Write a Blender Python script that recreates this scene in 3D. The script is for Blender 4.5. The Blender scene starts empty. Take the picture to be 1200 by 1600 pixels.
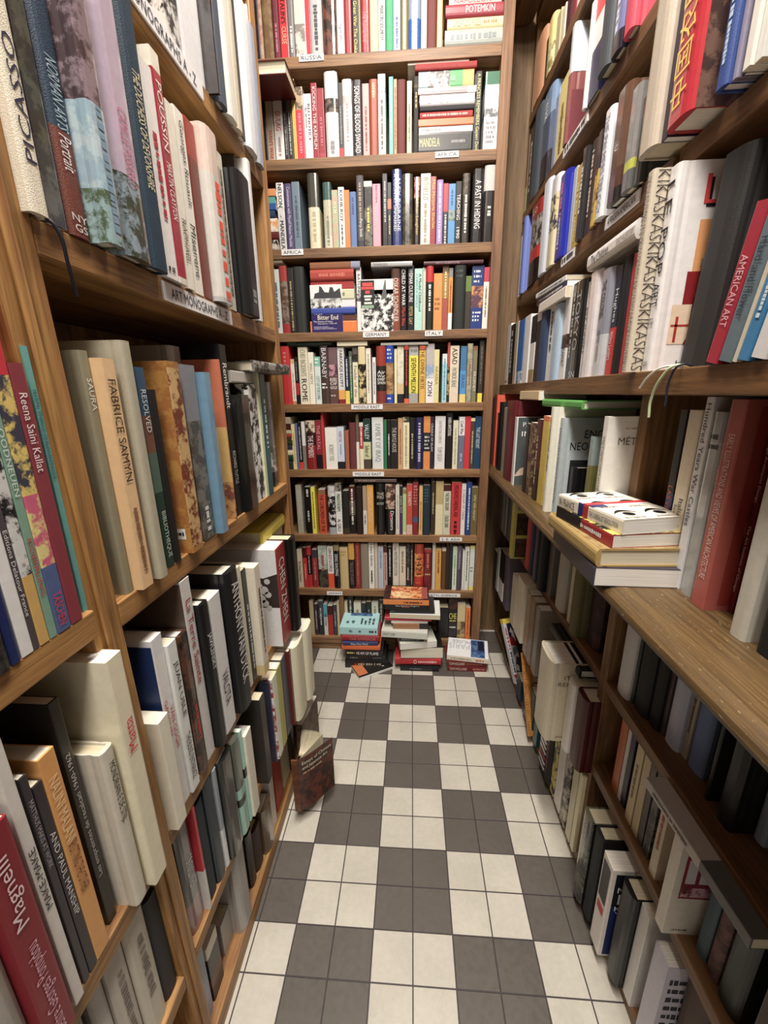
import bpy, bmesh, math, random
from mathutils import Vector, Matrix
random.seed(7)
SC = bpy.context.scene
COL = SC.collection
DM = 0.1                                   # measurements below are decimetres; one floor tile is one decimetre

# ------------------------------------------------------------------ camera
cam_d = bpy.data.cameras.new('camera')
cam = bpy.data.objects.new('camera', cam_d)
COL.objects.link(cam)
cam_d.sensor_fit = 'HORIZONTAL'
cam_d.sensor_width = 36.0
cam_d.lens = 646.393 / 1200 * 36.0
cam_d.clip_start = 0.02
yaw, pitch, roll = -0.0679049, 0.2782799, -0.0129571
fwd = Vector((math.sin(yaw) * math.cos(pitch), math.cos(yaw) * math.cos(pitch), -math.sin(pitch)))
rgt = Vector((math.cos(yaw), -math.sin(yaw), 0))
upv = rgt.cross(fwd)
r2 = rgt * math.cos(roll) + upv * math.sin(roll)
u2 = -rgt * math.sin(roll) + upv * math.cos(roll)
M = Matrix((r2, u2, -fwd)).transposed().to_4x4()
M.translation = Vector((-0.1067745, -6.2032099, 13.1613487)) * DM
cam.matrix_world = M
SC.camera = cam

# ------------------------------------------------------------------ light and exposure
SC.view_settings.view_transform = 'Standard'
SC.view_settings.look = 'None'
SC.view_settings.gamma = 1.0
SC.view_settings.use_curve_mapping = False
SC.view_settings.exposure = 0.0
W = bpy.data.worlds.new('room air')
SC.world = W
W.use_nodes = True
W.node_tree.nodes['Background'].inputs[0].default_value = (1.0, 0.93, 0.84, 1)
W.node_tree.nodes['Background'].inputs[1].default_value = 0.42

def area(name, loc, size, sizey, power, col, rot=(0, 0, 0)):
    L = bpy.data.lights.new(name, 'AREA')
    L.shape = 'RECTANGLE'; L.size = size * DM; L.size_y = sizey * DM
    L.energy = power; L.color = col
    o = bpy.data.objects.new(name, L)
    COL.objects.link(o)
    o.location = Vector(loc) * DM
    o.rotation_euler = rot
    return o
area('ceiling_and_fill_light', (0.0, 0.5, 33.0), 1.8, 11.0, 71.0, (1.0, 0.93, 0.84))
area('ceiling_and_fill_light', (0.0, -12.0, 32.0), 5.0, 10.0, 70.0, (1.0, 0.93, 0.84))  # unseen fill light added behind the camera to brighten the spines frontally

# ------------------------------------------------------------------ materials
def lin(c):
    return c / 12.92 if c <= 0.04045 else ((c + 0.055) / 1.055) ** 2.4
def hexc(h):
    c = [int(h[i:i + 2], 16) / 255 for i in (0, 2, 4)]
    c = [lin(max(v - .06 * math.sin(2 * math.pi * v), 0)) for v in c]
    g = .25 * c[0] + .6 * c[1] + .15 * c[2]
    return tuple((q + (g - q) * .16) * .95 for q in c)

def new_mat(name):
    m = bpy.data.materials.new(name); m.use_nodes = True
    nt = m.node_tree
    return m, nt, nt.nodes['Principled BSDF']
def N(nt, t, **kw):
    n = nt.nodes.new(t)
    for k, v in kw.items():
        if k.startswith('_'): setattr(n, k[1:], v)
        else: n.inputs[k.replace('__', ' ')].default_value = v
    return n

def cover_mat(name, rough, coat, bump, wear=0.10):
    m, nt, b = new_mat(name)
    a1 = N(nt, 'ShaderNodeAttribute', _attribute_name='tint')
    a2 = N(nt, 'ShaderNodeAttribute', _attribute_name='tint2')
    geo = N(nt, 'ShaderNodeNewGeometry')
    n1 = N(nt, 'ShaderNodeTexNoise', Scale=34.0, Detail=5.0, Roughness=0.7)
    nt.links.new(geo.outputs['Position'], n1.inputs['Vector'])
    rp = N(nt, 'ShaderNodeValToRGB')
    rp.color_ramp.elements[0].position = 0.46; rp.color_ramp.elements[1].position = 0.54
    nt.links.new(n1.outputs['Fac'], rp.inputs[0])
    mx = N(nt, 'ShaderNodeMix', _data_type='RGBA')
    nt.links.new(rp.outputs[0], mx.inputs[0])
    nt.links.new(a1.outputs['Color'], mx.inputs[6]); nt.links.new(a2.outputs['Color'], mx.inputs[7])
    n2 = N(nt, 'ShaderNodeTexNoise', Scale=90.0, Detail=3.0)
    nt.links.new(geo.outputs['Position'], n2.inputs['Vector'])
    mr = N(nt, 'ShaderNodeMapRange'); mr.inputs[3].default_value = 1 - wear; mr.inputs[4].default_value = 1 + wear
    nt.links.new(n2.outputs['Fac'], mr.inputs[0])
    mv = N(nt, 'ShaderNodeVectorMath', _operation='MULTIPLY')
    nt.links.new(mx.outputs[2], mv.inputs[0]); nt.links.new(mr.outputs[0], mv.inputs[1])
    nt.links.new(mv.outputs[0], b.inputs['Base Color'])
    b.inputs['Roughness'].default_value = rough
    b.inputs['Coat Weight'].default_value = coat
    b.inputs['Coat Roughness'].default_value = 0.12
    bp = N(nt, 'ShaderNodeBump', Strength=bump, Distance=0.002)
    n3 = N(nt, 'ShaderNodeTexNoise', Scale=(900.0 if bump > .3 else 60.0), Detail=2.0)
    nt.links.new(geo.outputs['Position'], n3.inputs['Vector'])
    nt.links.new(n3.outputs['Fac'], bp.inputs['Height'])
    nt.links.new(bp.outputs[0], b.inputs['Normal'])
    return m
M_PAPER = cover_mat('printed paper cover', 0.42, 0.08, 0.12)
M_CLOTH = cover_mat('cloth boards', 0.62, 0.0, 0.35)
M_FILM = cover_mat('glossy film jacket', 0.3, 0.7, 0.22)

M_INK, nt, b = new_mat('printed lettering')
a = N(nt, 'ShaderNodeAttribute', _attribute_name='tint')
nt.links.new(a.outputs['Color'], b.inputs['Base Color']); b.inputs['Roughness'].default_value = 0.5

M_PAGE, nt, b = new_mat('page edges')
a = N(nt, 'ShaderNodeAttribute', _attribute_name='tint')
a2 = N(nt, 'ShaderNodeAttribute', _attribute_name='leaf')
wv = N(nt, 'ShaderNodeTexNoise', Scale=1.0, Detail=2.0)
vm = N(nt, 'ShaderNodeVectorMath', _operation='MULTIPLY'); vm.inputs[1].default_value = (1100, 6, 6)
nt.links.new(a2.outputs['Vector'], vm.inputs[0]); nt.links.new(vm.outputs[0], wv.inputs['Vector'])
mr = N(nt, 'ShaderNodeMapRange'); mr.inputs[1].default_value = .3; mr.inputs[2].default_value = .7; mr.inputs[3].default_value = .72; mr.inputs[4].default_value = 1.05
nt.links.new(wv.outputs['Fac'], mr.inputs[0])
mv = N(nt, 'ShaderNodeVectorMath', _operation='MULTIPLY')
nt.links.new(a.outputs['Color'], mv.inputs[0]); nt.links.new(mr.outputs[0], mv.inputs[1])
nt.links.new(mv.outputs[0], b.inputs['Base Color']); b.inputs['Roughness'].default_value = 0.85

def wood(name, axis, ca, cb, rough=0.5, fleck=False, fine=1.0):
    m, nt, b = new_mat(name)
    tc = N(nt, 'ShaderNodeNewGeometry')
    mp = N(nt, 'ShaderNodeVectorMath', _operation='MULTIPLY')
    s = [16.0 * fine] * 3; s['xyz'.index(axis)] = 1.1
    mp.inputs[1].default_value = s
    nt.links.new(tc.outputs['Position'], mp.inputs[0])
    n1 = N(nt, 'ShaderNodeTexNoise', Scale=1.6, Detail=6.0, Roughness=0.62, Distortion=0.9)
    nt.links.new(mp.outputs[0], n1.inputs['Vector'])
    n2 = N(nt, 'ShaderNodeTexNoise', Scale=9.0, Detail=3.0, Roughness=0.7)
    nt.links.new(mp.outputs[0], n2.inputs['Vector'])
    add = N(nt, 'ShaderNodeMath', _operation='MULTIPLY_ADD'); add.inputs[1].default_value = .45
    nt.links.new(n2.outputs['Fac'], add.inputs[0]); nt.links.new(n1.outputs['Fac'], add.inputs[2])
    rp = N(nt, 'ShaderNodeValToRGB')
    e = rp.color_ramp.elements
    e[0].position = .5; e[0].color = (*hexc(ca), 1); e[1].position = .9; e[1].color = (*hexc(cb), 1)
    nt.links.new(add.outputs[0], rp.inputs[0])
    out = rp.outputs[0]
    gr = N(nt, 'ShaderNodeTexNoise', Scale=3.2, Detail=4.0, Roughness=0.75, Distortion=0.5)
    gs = N(nt, 'ShaderNodeVectorMath', _operation='MULTIPLY'); gs.inputs[1].default_value = [q * (2.2 if q > 2 else .8) for q in s]
    nt.links.new(tc.outputs['Position'], gs.inputs[0]); nt.links.new(gs.outputs[0], gr.inputs['Vector'])
    g2 = N(nt, 'ShaderNodeMapRange'); g2.inputs[1].default_value = .38; g2.inputs[2].default_value = .52; g2.inputs[3].default_value = .66; g2.inputs[4].default_value = 1.04
    nt.links.new(gr.outputs['Fac'], g2.inputs[0])
    gv = N(nt, 'ShaderNodeVectorMath', _operation='MULTIPLY')
    nt.links.new(out, gv.inputs[0]); nt.links.new(g2.outputs[0], gv.inputs[1]); out = gv.outputs[0]
    # knots
    vo = N(nt, 'ShaderNodeTexVoronoi', Scale=0.42)
    nt.links.new(mp.outputs[0], vo.inputs['Vector'])
    kr = N(nt, 'ShaderNodeMapRange'); kr.inputs[1].default_value = .03; kr.inputs[2].default_value = .12; kr.inputs[3].default_value = .45; kr.inputs[4].default_value = 1
    nt.links.new(vo.outputs['Distance'], kr.inputs[0])
    mv = N(nt, 'ShaderNodeVectorMath', _operation='MULTIPLY')
    nt.links.new(out, mv.inputs[0]); nt.links.new(kr.outputs[0], mv.inputs[1]); out = mv.outputs[0]
    if fleck:
        fs = N(nt, 'ShaderNodeVectorMath', _operation='MULTIPLY'); fs.inputs[1].default_value = (420, 80, 420)
        nt.links.new(tc.outputs['Position'], fs.inputs[0])
        n3 = N(nt, 'ShaderNodeTexNoise', Scale=1.0, Detail=2.0)
        nt.links.new(fs.outputs[0], n3.inputs['Vector'])
        fr = N(nt, 'ShaderNodeMapRange'); fr.inputs[1].default_value = .68; fr.inputs[2].default_value = .8
        nt.links.new(n3.outputs['Fac'], fr.inputs[0])
        mx = N(nt, 'ShaderNodeMix', _data_type='RGBA'); mx.inputs[7].default_value = (*hexc('a8946c'), 1)
        nt.links.new(fr.outputs[0], mx.inputs[0]); nt.links.new(out, mx.inputs[6]); out = mx.outputs[2]
    nt.links.new(out, b.inputs['Base Color'])
    b.inputs['Roughness'].default_value = rough
    bp = N(nt, 'ShaderNodeBump', Strength=.25, Distance=0.002)
    nt.links.new(add.outputs[0], bp.inputs['Height']); nt.links.new(bp.outputs[0], b.inputs['Normal'])
    return m
WL_Y = wood('varnished pine, grain along shelf', 'y', '7e5732', 'b0884f')
WL_Z = wood('varnished pine, upright grain', 'z', '84592f', 'b88e52')
WB_X = wood('brown stained pine, grain along shelf', 'x', '6e5238', 'a07e58')
WB_Z = wood('brown stained pine, upright grain', 'z', '6c4f36', '967452')
WR_Y = wood('dark stained pine, grain along shelf', 'y', '604628', '86663c')
WR_Z = wood('dark stained pine, upright grain', 'z', '64492a', '947447')
WC_Y = wood('worn oak counter', 'y', '4c3c22', '75603a', 0.42, True, 1.6)
WP_Z = wood('wall boarding', 'z', '6e5a3e', '8c7454', 0.6)

M_LABEL, nt, b = new_mat('white label card')
b.inputs['Base Color'].default_value = (*hexc('e6e6ea'), 1); b.inputs['Roughness'].default_value = .4
M_DARK, nt, b = new_mat('dark plaster')
b.inputs['Base Color'].default_value = (*hexc('5c5044'), 1); b.inputs['Roughness'].default_value = .9
M_CEIL, nt, b = new_mat('painted ceiling')
b.inputs['Base Color'].default_value = (*hexc('d8d0c4'), 1); b.inputs['Roughness'].default_value = .9

def tile_mat():
    m, nt, b = new_mat('checkered ceramic tiles')
    g = N(nt, 'ShaderNodeNewGeometry')
    s = N(nt, 'ShaderNodeVectorMath', _operation='MULTIPLY'); s.inputs[1].default_value = (10, 10, 0)
    nt.links.new(g.outputs['Position'], s.inputs[0])
    # check fields are two tiles wide, centred on x=0, y=0
    h = N(nt, 'ShaderNodeVectorMath', _operation='MULTIPLY_ADD'); h.inputs[1].default_value = (.5, .5, 0); h.inputs[2].default_value = (64.5, 64.5, 1.5)
    nt.links.new(s.outputs[0], h.inputs[0])
    ck = N(nt, 'ShaderNodeTexChecker', Scale=1.0)
    nt.links.new(h.outputs[0], ck.inputs['Vector'])
    fr = N(nt, 'ShaderNodeVectorMath', _operation='FRACTION'); nt.links.new(s.outputs[0], fr.inputs[0])
    sp = N(nt, 'ShaderNodeSeparateXYZ'); nt.links.new(fr.outputs[0], sp.inputs[0])
    def edge(o):
        a = N(nt, 'ShaderNodeMath', _operation='SUBTRACT'); a.inputs[1].default_value = .5; nt.links.new(o, a.inputs[0])
        c = N(nt, 'ShaderNodeMath', _operation='ABSOLUTE'); nt.links.new(a.outputs[0], c.inputs[0]); return c.outputs[0]
    mx = N(nt, 'ShaderNodeMath', _operation='MAXIMUM')
    nt.links.new(edge(sp.outputs[0]), mx.inputs[0]); nt.links.new(edge(sp.outputs[1]), mx.inputs[1])
    gr = N(nt, 'ShaderNodeMapRange'); gr.inputs[1].default_value = .481; gr.inputs[2].default_value = .489
    nt.links.new(mx.outputs[0], gr.inputs[0])
    n = N(nt, 'ShaderNodeTexNoise', Scale=70.0, Detail=6.0, Roughness=.7); nt.links.new(g.outputs['Position'], n.inputs['Vector'])
    n2 = N(nt, 'ShaderNodeTexNoise', Scale=7.0, Detail=3.0); nt.links.new(g.outputs['Position'], n2.inputs['Vector'])
    fl = N(nt, 'ShaderNodeVectorMath', _operation='FLOOR'); nt.links.new(s.outputs[0], fl.inputs[0])
    wn = N(nt, 'ShaderNodeTexWhiteNoise'); nt.links.new(fl.outputs[0], wn.inputs['Vector'])
    def rng(o, a, c, lo=0.3, hi=.7):
        r = N(nt, 'ShaderNodeMapRange'); r.inputs[1].default_value = lo; r.inputs[2].default_value = hi; r.inputs[3].default_value = a; r.inputs[4].default_value = c
        nt.links.new(o, r.inputs[0]); return r.outputs[0]
    base = N(nt, 'ShaderNodeMix', _data_type='RGBA'); base.inputs[6].default_value = (*hexc('67625d'), 1); base.inputs[7].default_value = (*hexc('b9b4a8'), 1)
    nt.links.new(ck.outputs['Fac'], base.inputs[0])
    cur = base.outputs[2]
    for o in (rng(n.outputs['Fac'], .93, 1.06), rng(n2.outputs['Fac'], .9, 1.05), rng(wn.outputs['Value'], .96, 1.04, 0, 1)):
        v = N(nt, 'ShaderNodeVectorMath', _operation='MULTIPLY'); nt.links.new(cur, v.inputs[0]); nt.links.new(o, v.inputs[1]); cur = v.outputs[0]
    gm = N(nt, 'ShaderNodeMix', _data_type='RGBA'); gm.inputs[7].default_value = (*hexc('4c464a'), 1)
    nt.links.new(gr.outputs[0], gm.inputs[0]); nt.links.new(cur, gm.inputs[6])
    nt.links.new(gm.outputs[2], b.inputs['Base Color'])
    nt.links.new(rng(n.outputs['Fac'], .3, .5), b.inputs['Roughness'])
    bp = N(nt, 'ShaderNodeBump', Strength=.6, Distance=.0015); bp.invert = True
    nt.links.new(gr.outputs[0], bp.inputs['Height']); nt.links.new(bp.outputs[0], b.inputs['Normal'])
    return m
M_TILE = tile_mat()

def plain(name, h, rough=.6, metal=0):
    m, nt, b = new_mat(name)
    n = N(nt, 'ShaderNodeTexNoise', Scale=60.0, Detail=3.0)
    r = N(nt, 'ShaderNodeMapRange'); r.inputs[3].default_value = .92; r.inputs[4].default_value = 1.08
    nt.links.new(n.outputs['Fac'], r.inputs[0])
    v = N(nt, 'ShaderNodeVectorMath', _operation='MULTIPLY'); v.inputs[0].default_value = hexc(h)
    nt.links.new(r.outputs[0], v.inputs[1]); nt.links.new(v.outputs[0], b.inputs['Base Color'])
    b.inputs['Roughness'].default_value = rough; b.inputs['Metallic'].default_value = metal
    return m

# ------------------------------------------------------------------ mesh helpers
class MB:
    """collects faces with a material slot and two tints per face"""
    def __init__(s): s.v = []; s.f = []; s.m = []; s.a = []; s.b = []; s.l = []
    def add(s, vs, fs, mi=0, ta=(1, 1, 1), tb=None):
        n = len(s.v); s.v += [tuple(p) for p in vs]
        for f in fs:
            s.f.append(tuple(n + i for i in f)); s.m.append(mi); s.a.append(ta); s.b.append(tb or ta)
    def box(s, x0, x1, y0, y1, z0, z1, mi=0, ta=(1, 1, 1), tb=None):
        s.add([(x0, y0, z0), (x1, y0, z0), (x1, y1, z0), (x0, y1, z0), (x0, y0, z1), (x1, y0, z1), (x1, y1, z1), (x0, y1, z1)],
              [(0, 3, 2, 1), (4, 5, 6, 7), (0, 1, 5, 4), (1, 2, 6, 5), (2, 3, 7, 6), (3, 0, 4, 7)], mi, ta, tb)
    def mesh(s, name, mats, leaf=False):
        me = bpy.data.meshes.new(name)
        me.from_pydata([(x * DM, y * DM, z * DM) for x, y, z in s.v], [], s.f)
        for m in mats: me.materials.append(m)
        me.polygons.foreach_set('material_index', s.m)
        for nm, src in (('tint', s.a), ('tint2', s.b)):
            at = me.attributes.new(nm, 'FLOAT_VECTOR', 'FACE')
            at.data.foreach_set('vector', [c for t in src for c in t])
        if leaf:
            at = me.attributes.new('leaf', 'FLOAT_VECTOR', 'POINT')
            at.data.foreach_set('vector', [c * DM for p in (s.l or s.v) for c in p])
        me.update()
        return me
    def obj(s, name, mats, parent=None, leaf=False):
        o = bpy.data.objects.new(name, s.mesh(name, mats, leaf))
        COL.objects.link(o)
        if parent: o.parent = parent
        return o
def empty(name, loc=(0, 0, 0)):
    o = bpy.data.objects.new(name, None); COL.objects.link(o); o.location = Vector(loc) * DM; return o
def tag(o, label, cat, group=None, kind=None):
    if label: o['label'] = label
    if cat: o['category'] = cat
    if group: o['group'] = group
    if kind: o['kind'] = kind
    return o
def bevel(o, w=.006, seg=2):
    m = o.modifiers.new('bevel', 'BEVEL'); m.width = w; m.segments = seg; m.limit_method = 'ANGLE'
    return o

# lettering: flat outlines of a string, cached, normalised to a unit box
_T = {}
def glyphs(s):
    if s not in _T:
        c = bpy.data.curves.new('lettering', 'FONT'); c.body = s.lstrip('~')
        if s[0] == '~': c.offset = -.016
        c.resolution_u = 2
        o = bpy.data.objects.new('lettering', c)
        me = bpy.data.meshes.new_from_object(o)
        vs = [(v.co.x, v.co.y) for v in me.vertices]; fs = [tuple(p.vertices) for p in me.polygons]
        bpy.data.objects.remove(o); bpy.data.curves.remove(c); bpy.data.meshes.remove(me)
        if not vs: vs = [(0, 0), (1, 1)]
        x0 = min(v[0] for v in vs); x1 = max(v[0] for v in vs); y0 = min(v[1] for v in vs); y1 = max(v[1] for v in vs)
        _T[s] = ([(v[0] - x0, v[1] - y0) for v in vs], fs, x1 - x0, y1 - y0)
    return _T[s]
def put_text(mb, s, mapf, a0, a1, b0, b1, mi, tint, cap=True, maxst=1.5):
    """fit string into box a0..a1 (reading direction) x b0..b1 (letter height); mapf(a,b)->xyz"""
    vs, fs, w, h = glyphs(s)
    sx = (a1 - a0) / w; sy = (b1 - b0) / h
    if sy > 2.4 * sx: sy = 2.4 * sx
    if sx > maxst * sy: sx = maxst * sy
    ca = (a0 + a1) / 2; cb = (b0 + b1) / 2
    mb.add([mapf(ca + (x - w / 2) * sx, cb + (y - h / 2) * sy) for x, y in vs], fs, mi, tint)
def put_dashes(mb, mapf, a0, a1, b0, b1, mi, tint, rnd):
    a = a0; u = abs(b1 - b0)
    while a < a1 - .02:
        l = min(rnd.uniform(.35, .9) * u, a1 - a)
        hh = (b1 - b0) * rnd.uniform(.32, .5); c = (b0 + b1) / 2
        mb.add([mapf(a, c - hh), mapf(a + l, c - hh), mapf(a + l, c + hh), mapf(a, c + hh)], [(0, 1, 2, 3)], mi, tint)
        a += l + u * rnd.choice((.14, .14, .5))

def parse_cols(cols):
    """bands from the top: colour[+colour2][:fraction where it ends]"""
    out = []; top = 0.0
    for p in cols.split(','):
        c, _, e = p.partition(':'); e = float(e) if e else 1.0
        c1, _, c2 = c.partition('+')
        out.append((top, e, hexc(c1), hexc(c2) if c2 else hexc(c1), c1)); top = e
    return out

def book_geo(t, h, d, K, cols, texts, seed, extras=None):
    """cover mesh and page mesh; local x = thickness, y = depth (spine at y=0 facing -y), z = height"""
    rnd = random.Random(seed)
    kind, _, ident = K.partition(':')
    hard = 'h' in kind
    b = min(.03, t * .2) if hard else min(.012, t * .12)
    mb = MB(); bands = parse_cols(cols)
    bulge = min(.10, .16 * t) if hard else min(.015, .05 * t)
    arc = [(t * q, -bulge * (1 - (2 * q - 1) ** 4)) for q in ((0, .06, .15, .3, .7, .85, .94, 1) if hard else (0, .1, .9, 1))]
    g = min(.012, t * .05)
    if hard and t > .12:
        outl = [(0, d), (0, .2), (g, .13), (0, .07)] + arc + [(t, .07), (t - g, .13), (t, .2), (t, d)]
    else:
        outl = [(0, d), (0, .05)] + arc + [(t, .05), (t, d)]
    s = min(b + .01, d * .3)
    prof = outl + [(t - b, d), (t - b, s), (b, s), (b, d)]
    n = len(prof)
    zs = [h] + [h * (1 - e) for (_, e, _, _, _) in bands]
    zs[-1] = 0.0
    for k, (_, _, c1, c2, _) in enumerate(bands):
        zt, zb = zs[k], zs[k + 1]
        vs = [(x, y, zb) for x, y in prof] + [(x, y, zt) for x, y in prof]
        fs = [(i, (i + 1) % n, n + (i + 1) % n, n + i) for i in range(n)]
        mb.add(vs, fs, 0, c1, c2)
    top = bands[0]; bot = bands[-1]
    mb.add([(x, y, h) for x, y in prof], [tuple(range(n))], 0, top[2], top[3])
    mb.add([(x, y, 0) for x, y in prof], [tuple(reversed(range(n)))], 0, bot[2], bot[3])
    eps = .004
    def ys(x): return -bulge - eps
    T = []
    for q in texts.split('|') if texts else []:
        w = q.split(';'); T.append([w[0], hexc(w[1]), float(w[2]), float(w[3]), w[4] if len(w) > 4 else 'D'])
    verts = [q for q in T if q[4] != 'H']
    for q in T:
        s_, ink, f0, f1, fl = q
        if f0 > f1: f0, f1 = f1, f0
        zt, zb = h * (1 - f0), h * (1 - f1)
        if fl == 'H':
            mf = lambda a_, b_: (a_, ys(a_), b_)
            if s_ == '#':
                rows = max(1, int((zt - zb) / .14))
                for r in range(min(rows, 7)):
                    zc = zt - (r + .5) * (zt - zb) / rows
                    put_dashes(mb, mf, t * .15, t * rnd.uniform(.65, .88), zc - .045, zc + .045, 1, ink, rnd)
            else:
                put_text(mb, s_, mf, t * .08, t * .92, zb, zt, 1, ink)
            continue
        lanes = [o for o in verts if not (max(o[2], o[3]) <= min(f0, f1) + .02 or min(o[2], o[3]) >= max(f0, f1) - .02)]
        if len(lanes) > 1:
            i = [id(o) for o in lanes].index(id(q)); lo, hi = (.52, .86) if i == 0 else (.16, .42)
        else: lo, hi = (.22, .78) if t > .12 else (.2, .8)
        if s_ == '#': lo, hi = .5 - (hi - lo) * .3, .5 + (hi - lo) * .3
        if fl == 'U':
            mf = lambda a_, b_: (t - b_, ys(t - b_), a_); A0, A1 = zb, zt
        else:
            mf = lambda a_, b_: (b_, ys(b_), -a_); A0, A1 = -zt, -zb
        if s_ == '#': put_dashes(mb, mf, A0, A1, t * lo, t * hi, 1, ink, rnd)
        else: put_text(mb, s_, mf, A0, A1, t * lo, t * hi, 1, ink)
    for e in extras or []:
        side = e[1]
        if side == 'S': mf = lambda a_, b_, k=0: (a_, ys(a_) - k, b_)
        elif side == 'F': mf = lambda a_, b_, k=0: (t + eps + k, a_, b_)
        else: mf = lambda a_, b_, k=0: (-eps - k, d - a_, b_)
        W_ = t if side == 'S' else d
        x0, x1, z0, z1 = e[3] * W_, e[4] * W_, e[5] * h, e[6] * h
        if e[0] == 'R':                      # printed panel
            c1, _, c2 = e[2].partition('+'); k = e[7] if len(e) > 7 else 0.0015
            st = 6 if side == 'S' else 1
            for i in range(st):
                xa = x0 + (x1 - x0) * i / st; xb = x0 + (x1 - x0) * (i + 1) / st
                mb.add([mf(xa, z0, k), mf(xb, z0, k), mf(xb, z1, k), mf(xa, z1, k)], [(0, 1, 2, 3)], 0, hexc(c1), hexc(c2) if c2 else hexc(c1))
        elif e[0] == 'P':                    # polygon in the unit square of the given rectangle
            c1, _, c2 = e[2].partition('+'); k = e[8] if len(e) > 8 else .003
            pts = [mf(x0 + (x1 - x0) * px, z0 + (z1 - z0) * pz, k) for px, pz in e[7]]
            mb.add(pts, [tuple(range(len(pts)))], 0, hexc(c1), hexc(c2) if c2 else hexc(c1))
        elif e[0] == 'T':
            k = e[8] if len(e) > 8 else .006
            if e[2].startswith('^'):         # letters turned, reading downwards
                put_text(mb, e[7], lambda a_, b_: mf(b_, -a_, k), -z1, -z0, x0, x1, 1, hexc(e[2][1:]), maxst=2.5)
            elif e[2].startswith('v'):
                put_text(mb, e[7], lambda a_, b_: mf(x0 + x1 - b_, a_, k), z0, z1, x0, x1, 1, hexc(e[2][1:]), maxst=2.5)
            else:
                put_text(mb, e[7], lambda a_, b_: mf(a_, b_, k), x0, x1, z0, z1, 1, hexc(e[2]))
        elif e[0] == 'D':
            rows = e[7]
            for r in range(rows):
                zc = z1 - (r + .5) * (z1 - z0) / rows; hh = (z1 - z0) / rows * .3
                put_dashes(mb, lambda a_, b_: mf(a_, b_, .006), x0, x0 + (x1 - x0) * rnd.uniform(.6, 1), zc - hh, zc + hh, 1, hexc(e[2]), rnd)
    pg = MB()
    ins = .035 if hard else .004
    pc = hexc(rnd.choice(('e6dcc2', 'ddd0b2', 'ece5d4', 'd6c6a4', 'f0ebe0')))
    x0, x1, y0, y1 = b, t - b, s, d - ins
    cv = min(.06, .15 * t) if hard else 0
    pp = [(x0, y0), (x1, y0), (x1, y1), (x0 + (x1 - x0) * .75, y1 - cv * .75), ((x0 + x1) / 2, y1 - cv), (x0 + (x1 - x0) * .25, y1 - cv * .75), (x0, y1)]
    m = len(pp)
    pg.add([(x, y, ins) for x, y in pp] + [(x, y, h - ins) for x, y in pp],
           [(i, (i + 1) % m, m + (i + 1) % m, m + i) for i in range(m)] + [tuple(range(m, 2 * m)), tuple(reversed(range(m)))], 0, pc)
    cm = M_FILM if 'f' in kind else (M_CLOTH if hard and rnd.random() < .55 else M_PAPER)
    return mb, pg, cm

# ------------------------------------------------------------------ labels
USED = set()
def cname(h):
    r, g, b_ = (int(h[i:i + 2], 16) / 255 for i in (0, 2, 4))
    mx, mn = max(r, g, b_), min(r, g, b_); L = (mx + mn) / 2; C = mx - mn
    if C < .09 or mx < .17:
        return 'black' if L < .22 else 'charcoal' if L < .36 else 'grey' if L < .62 else 'pale grey' if L < .8 else 'white'
    hue = (60 * (((g - b_) / C) % 6) if mx == r else 60 * ((b_ - r) / C + 2) if mx == g else 60 * ((r - g) / C + 4)) % 360
    if mx < .3: return ('dark brown' if hue < 60 or hue > 320 else 'dark green' if hue < 175 else 'navy')
    if C < .2 and L > .68: return 'cream' if 20 < hue < 90 else 'pale green' if hue < 170 else 'pale blue' if hue < 260 else 'pinkish white'
    if hue < 14 or hue >= 340:
        return 'maroon' if mx < .56 else 'pink' if L > .66 else 'red'
    if hue < 42: return 'brown' if mx < .68 else 'tan' if C < .42 else 'orange'
    if hue < 70: return 'olive' if mx < .62 else 'cream' if C < .3 else 'yellow'
    if hue < 165: return 'green' if mx > .35 else 'dark green'
    if hue < 200: return 'teal'
    if hue < 255: return 'navy' if mx < .42 else 'pale blue' if L > .65 else 'blue'
    return 'purple' if L < .6 else 'lilac'
def ordinal(n): return f"{n}{'th' if 10 <= n % 100 <= 20 else {1: 'st', 2: 'nd', 3: 'rd'}.get(n % 10, 'th')}"
PLACE = {}
def unique(cands):
    for c in cands:
        if c not in USED: USED.add(c); return c
    USED.add(cands[-1]); return cands[-1]

def make_book(mat, t, h, d, K, cols, texts, label, group, seed, extras=None):
    mb, pg, cm = book_geo(t, h, d, K, cols, texts, seed, extras)
    o = mb.obj('book', [cm, M_INK])
    p = pg.obj('page_block', [M_PAGE], o, True)
    o.matrix_world = mat
    tag(o, label, 'book', group)
    return o
def mat_at(x, y, z, rot=None):
    m = Matrix.Translation(Vector((x, y, z)) * DM)
    return m @ rot if rot is not None else m
RZ = lambda a: Matrix.Rotation(math.radians(a), 4, 'Z')
RY = lambda a: Matrix.Rotation(math.radians(a), 4, 'Y')
RX = lambda a: Matrix.Rotation(math.radians(a), 4, 'X')
# ------------------------------------------------------------------ the room
def slab(name, x0, x1, y0, y1, z0, z1, mat, kind='structure', parent=None):
    mb = MB(); mb.box(x0, x1, y0, y1, z0, z1)
    o = mb.obj(name, [mat], parent)
    if kind: o['kind'] = kind
    return o
slab('floor', -14, 14, -22, 16, -.4, 0, M_TILE)
slab('wall_back', -14, 14, 15.2, 15.6, 0, 35, WP_Z)
slab('wall_left', -8.0, -7.6, -22, 15.2, 0, 35, M_DARK)
slab('wall_right', 8.0, 8.4, -22, 15.2, 0, 35, M_DARK)
slab('ceiling', -8.0, 8.4, -22, 15.2, 34.4, 35, M_CEIL)

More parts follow.
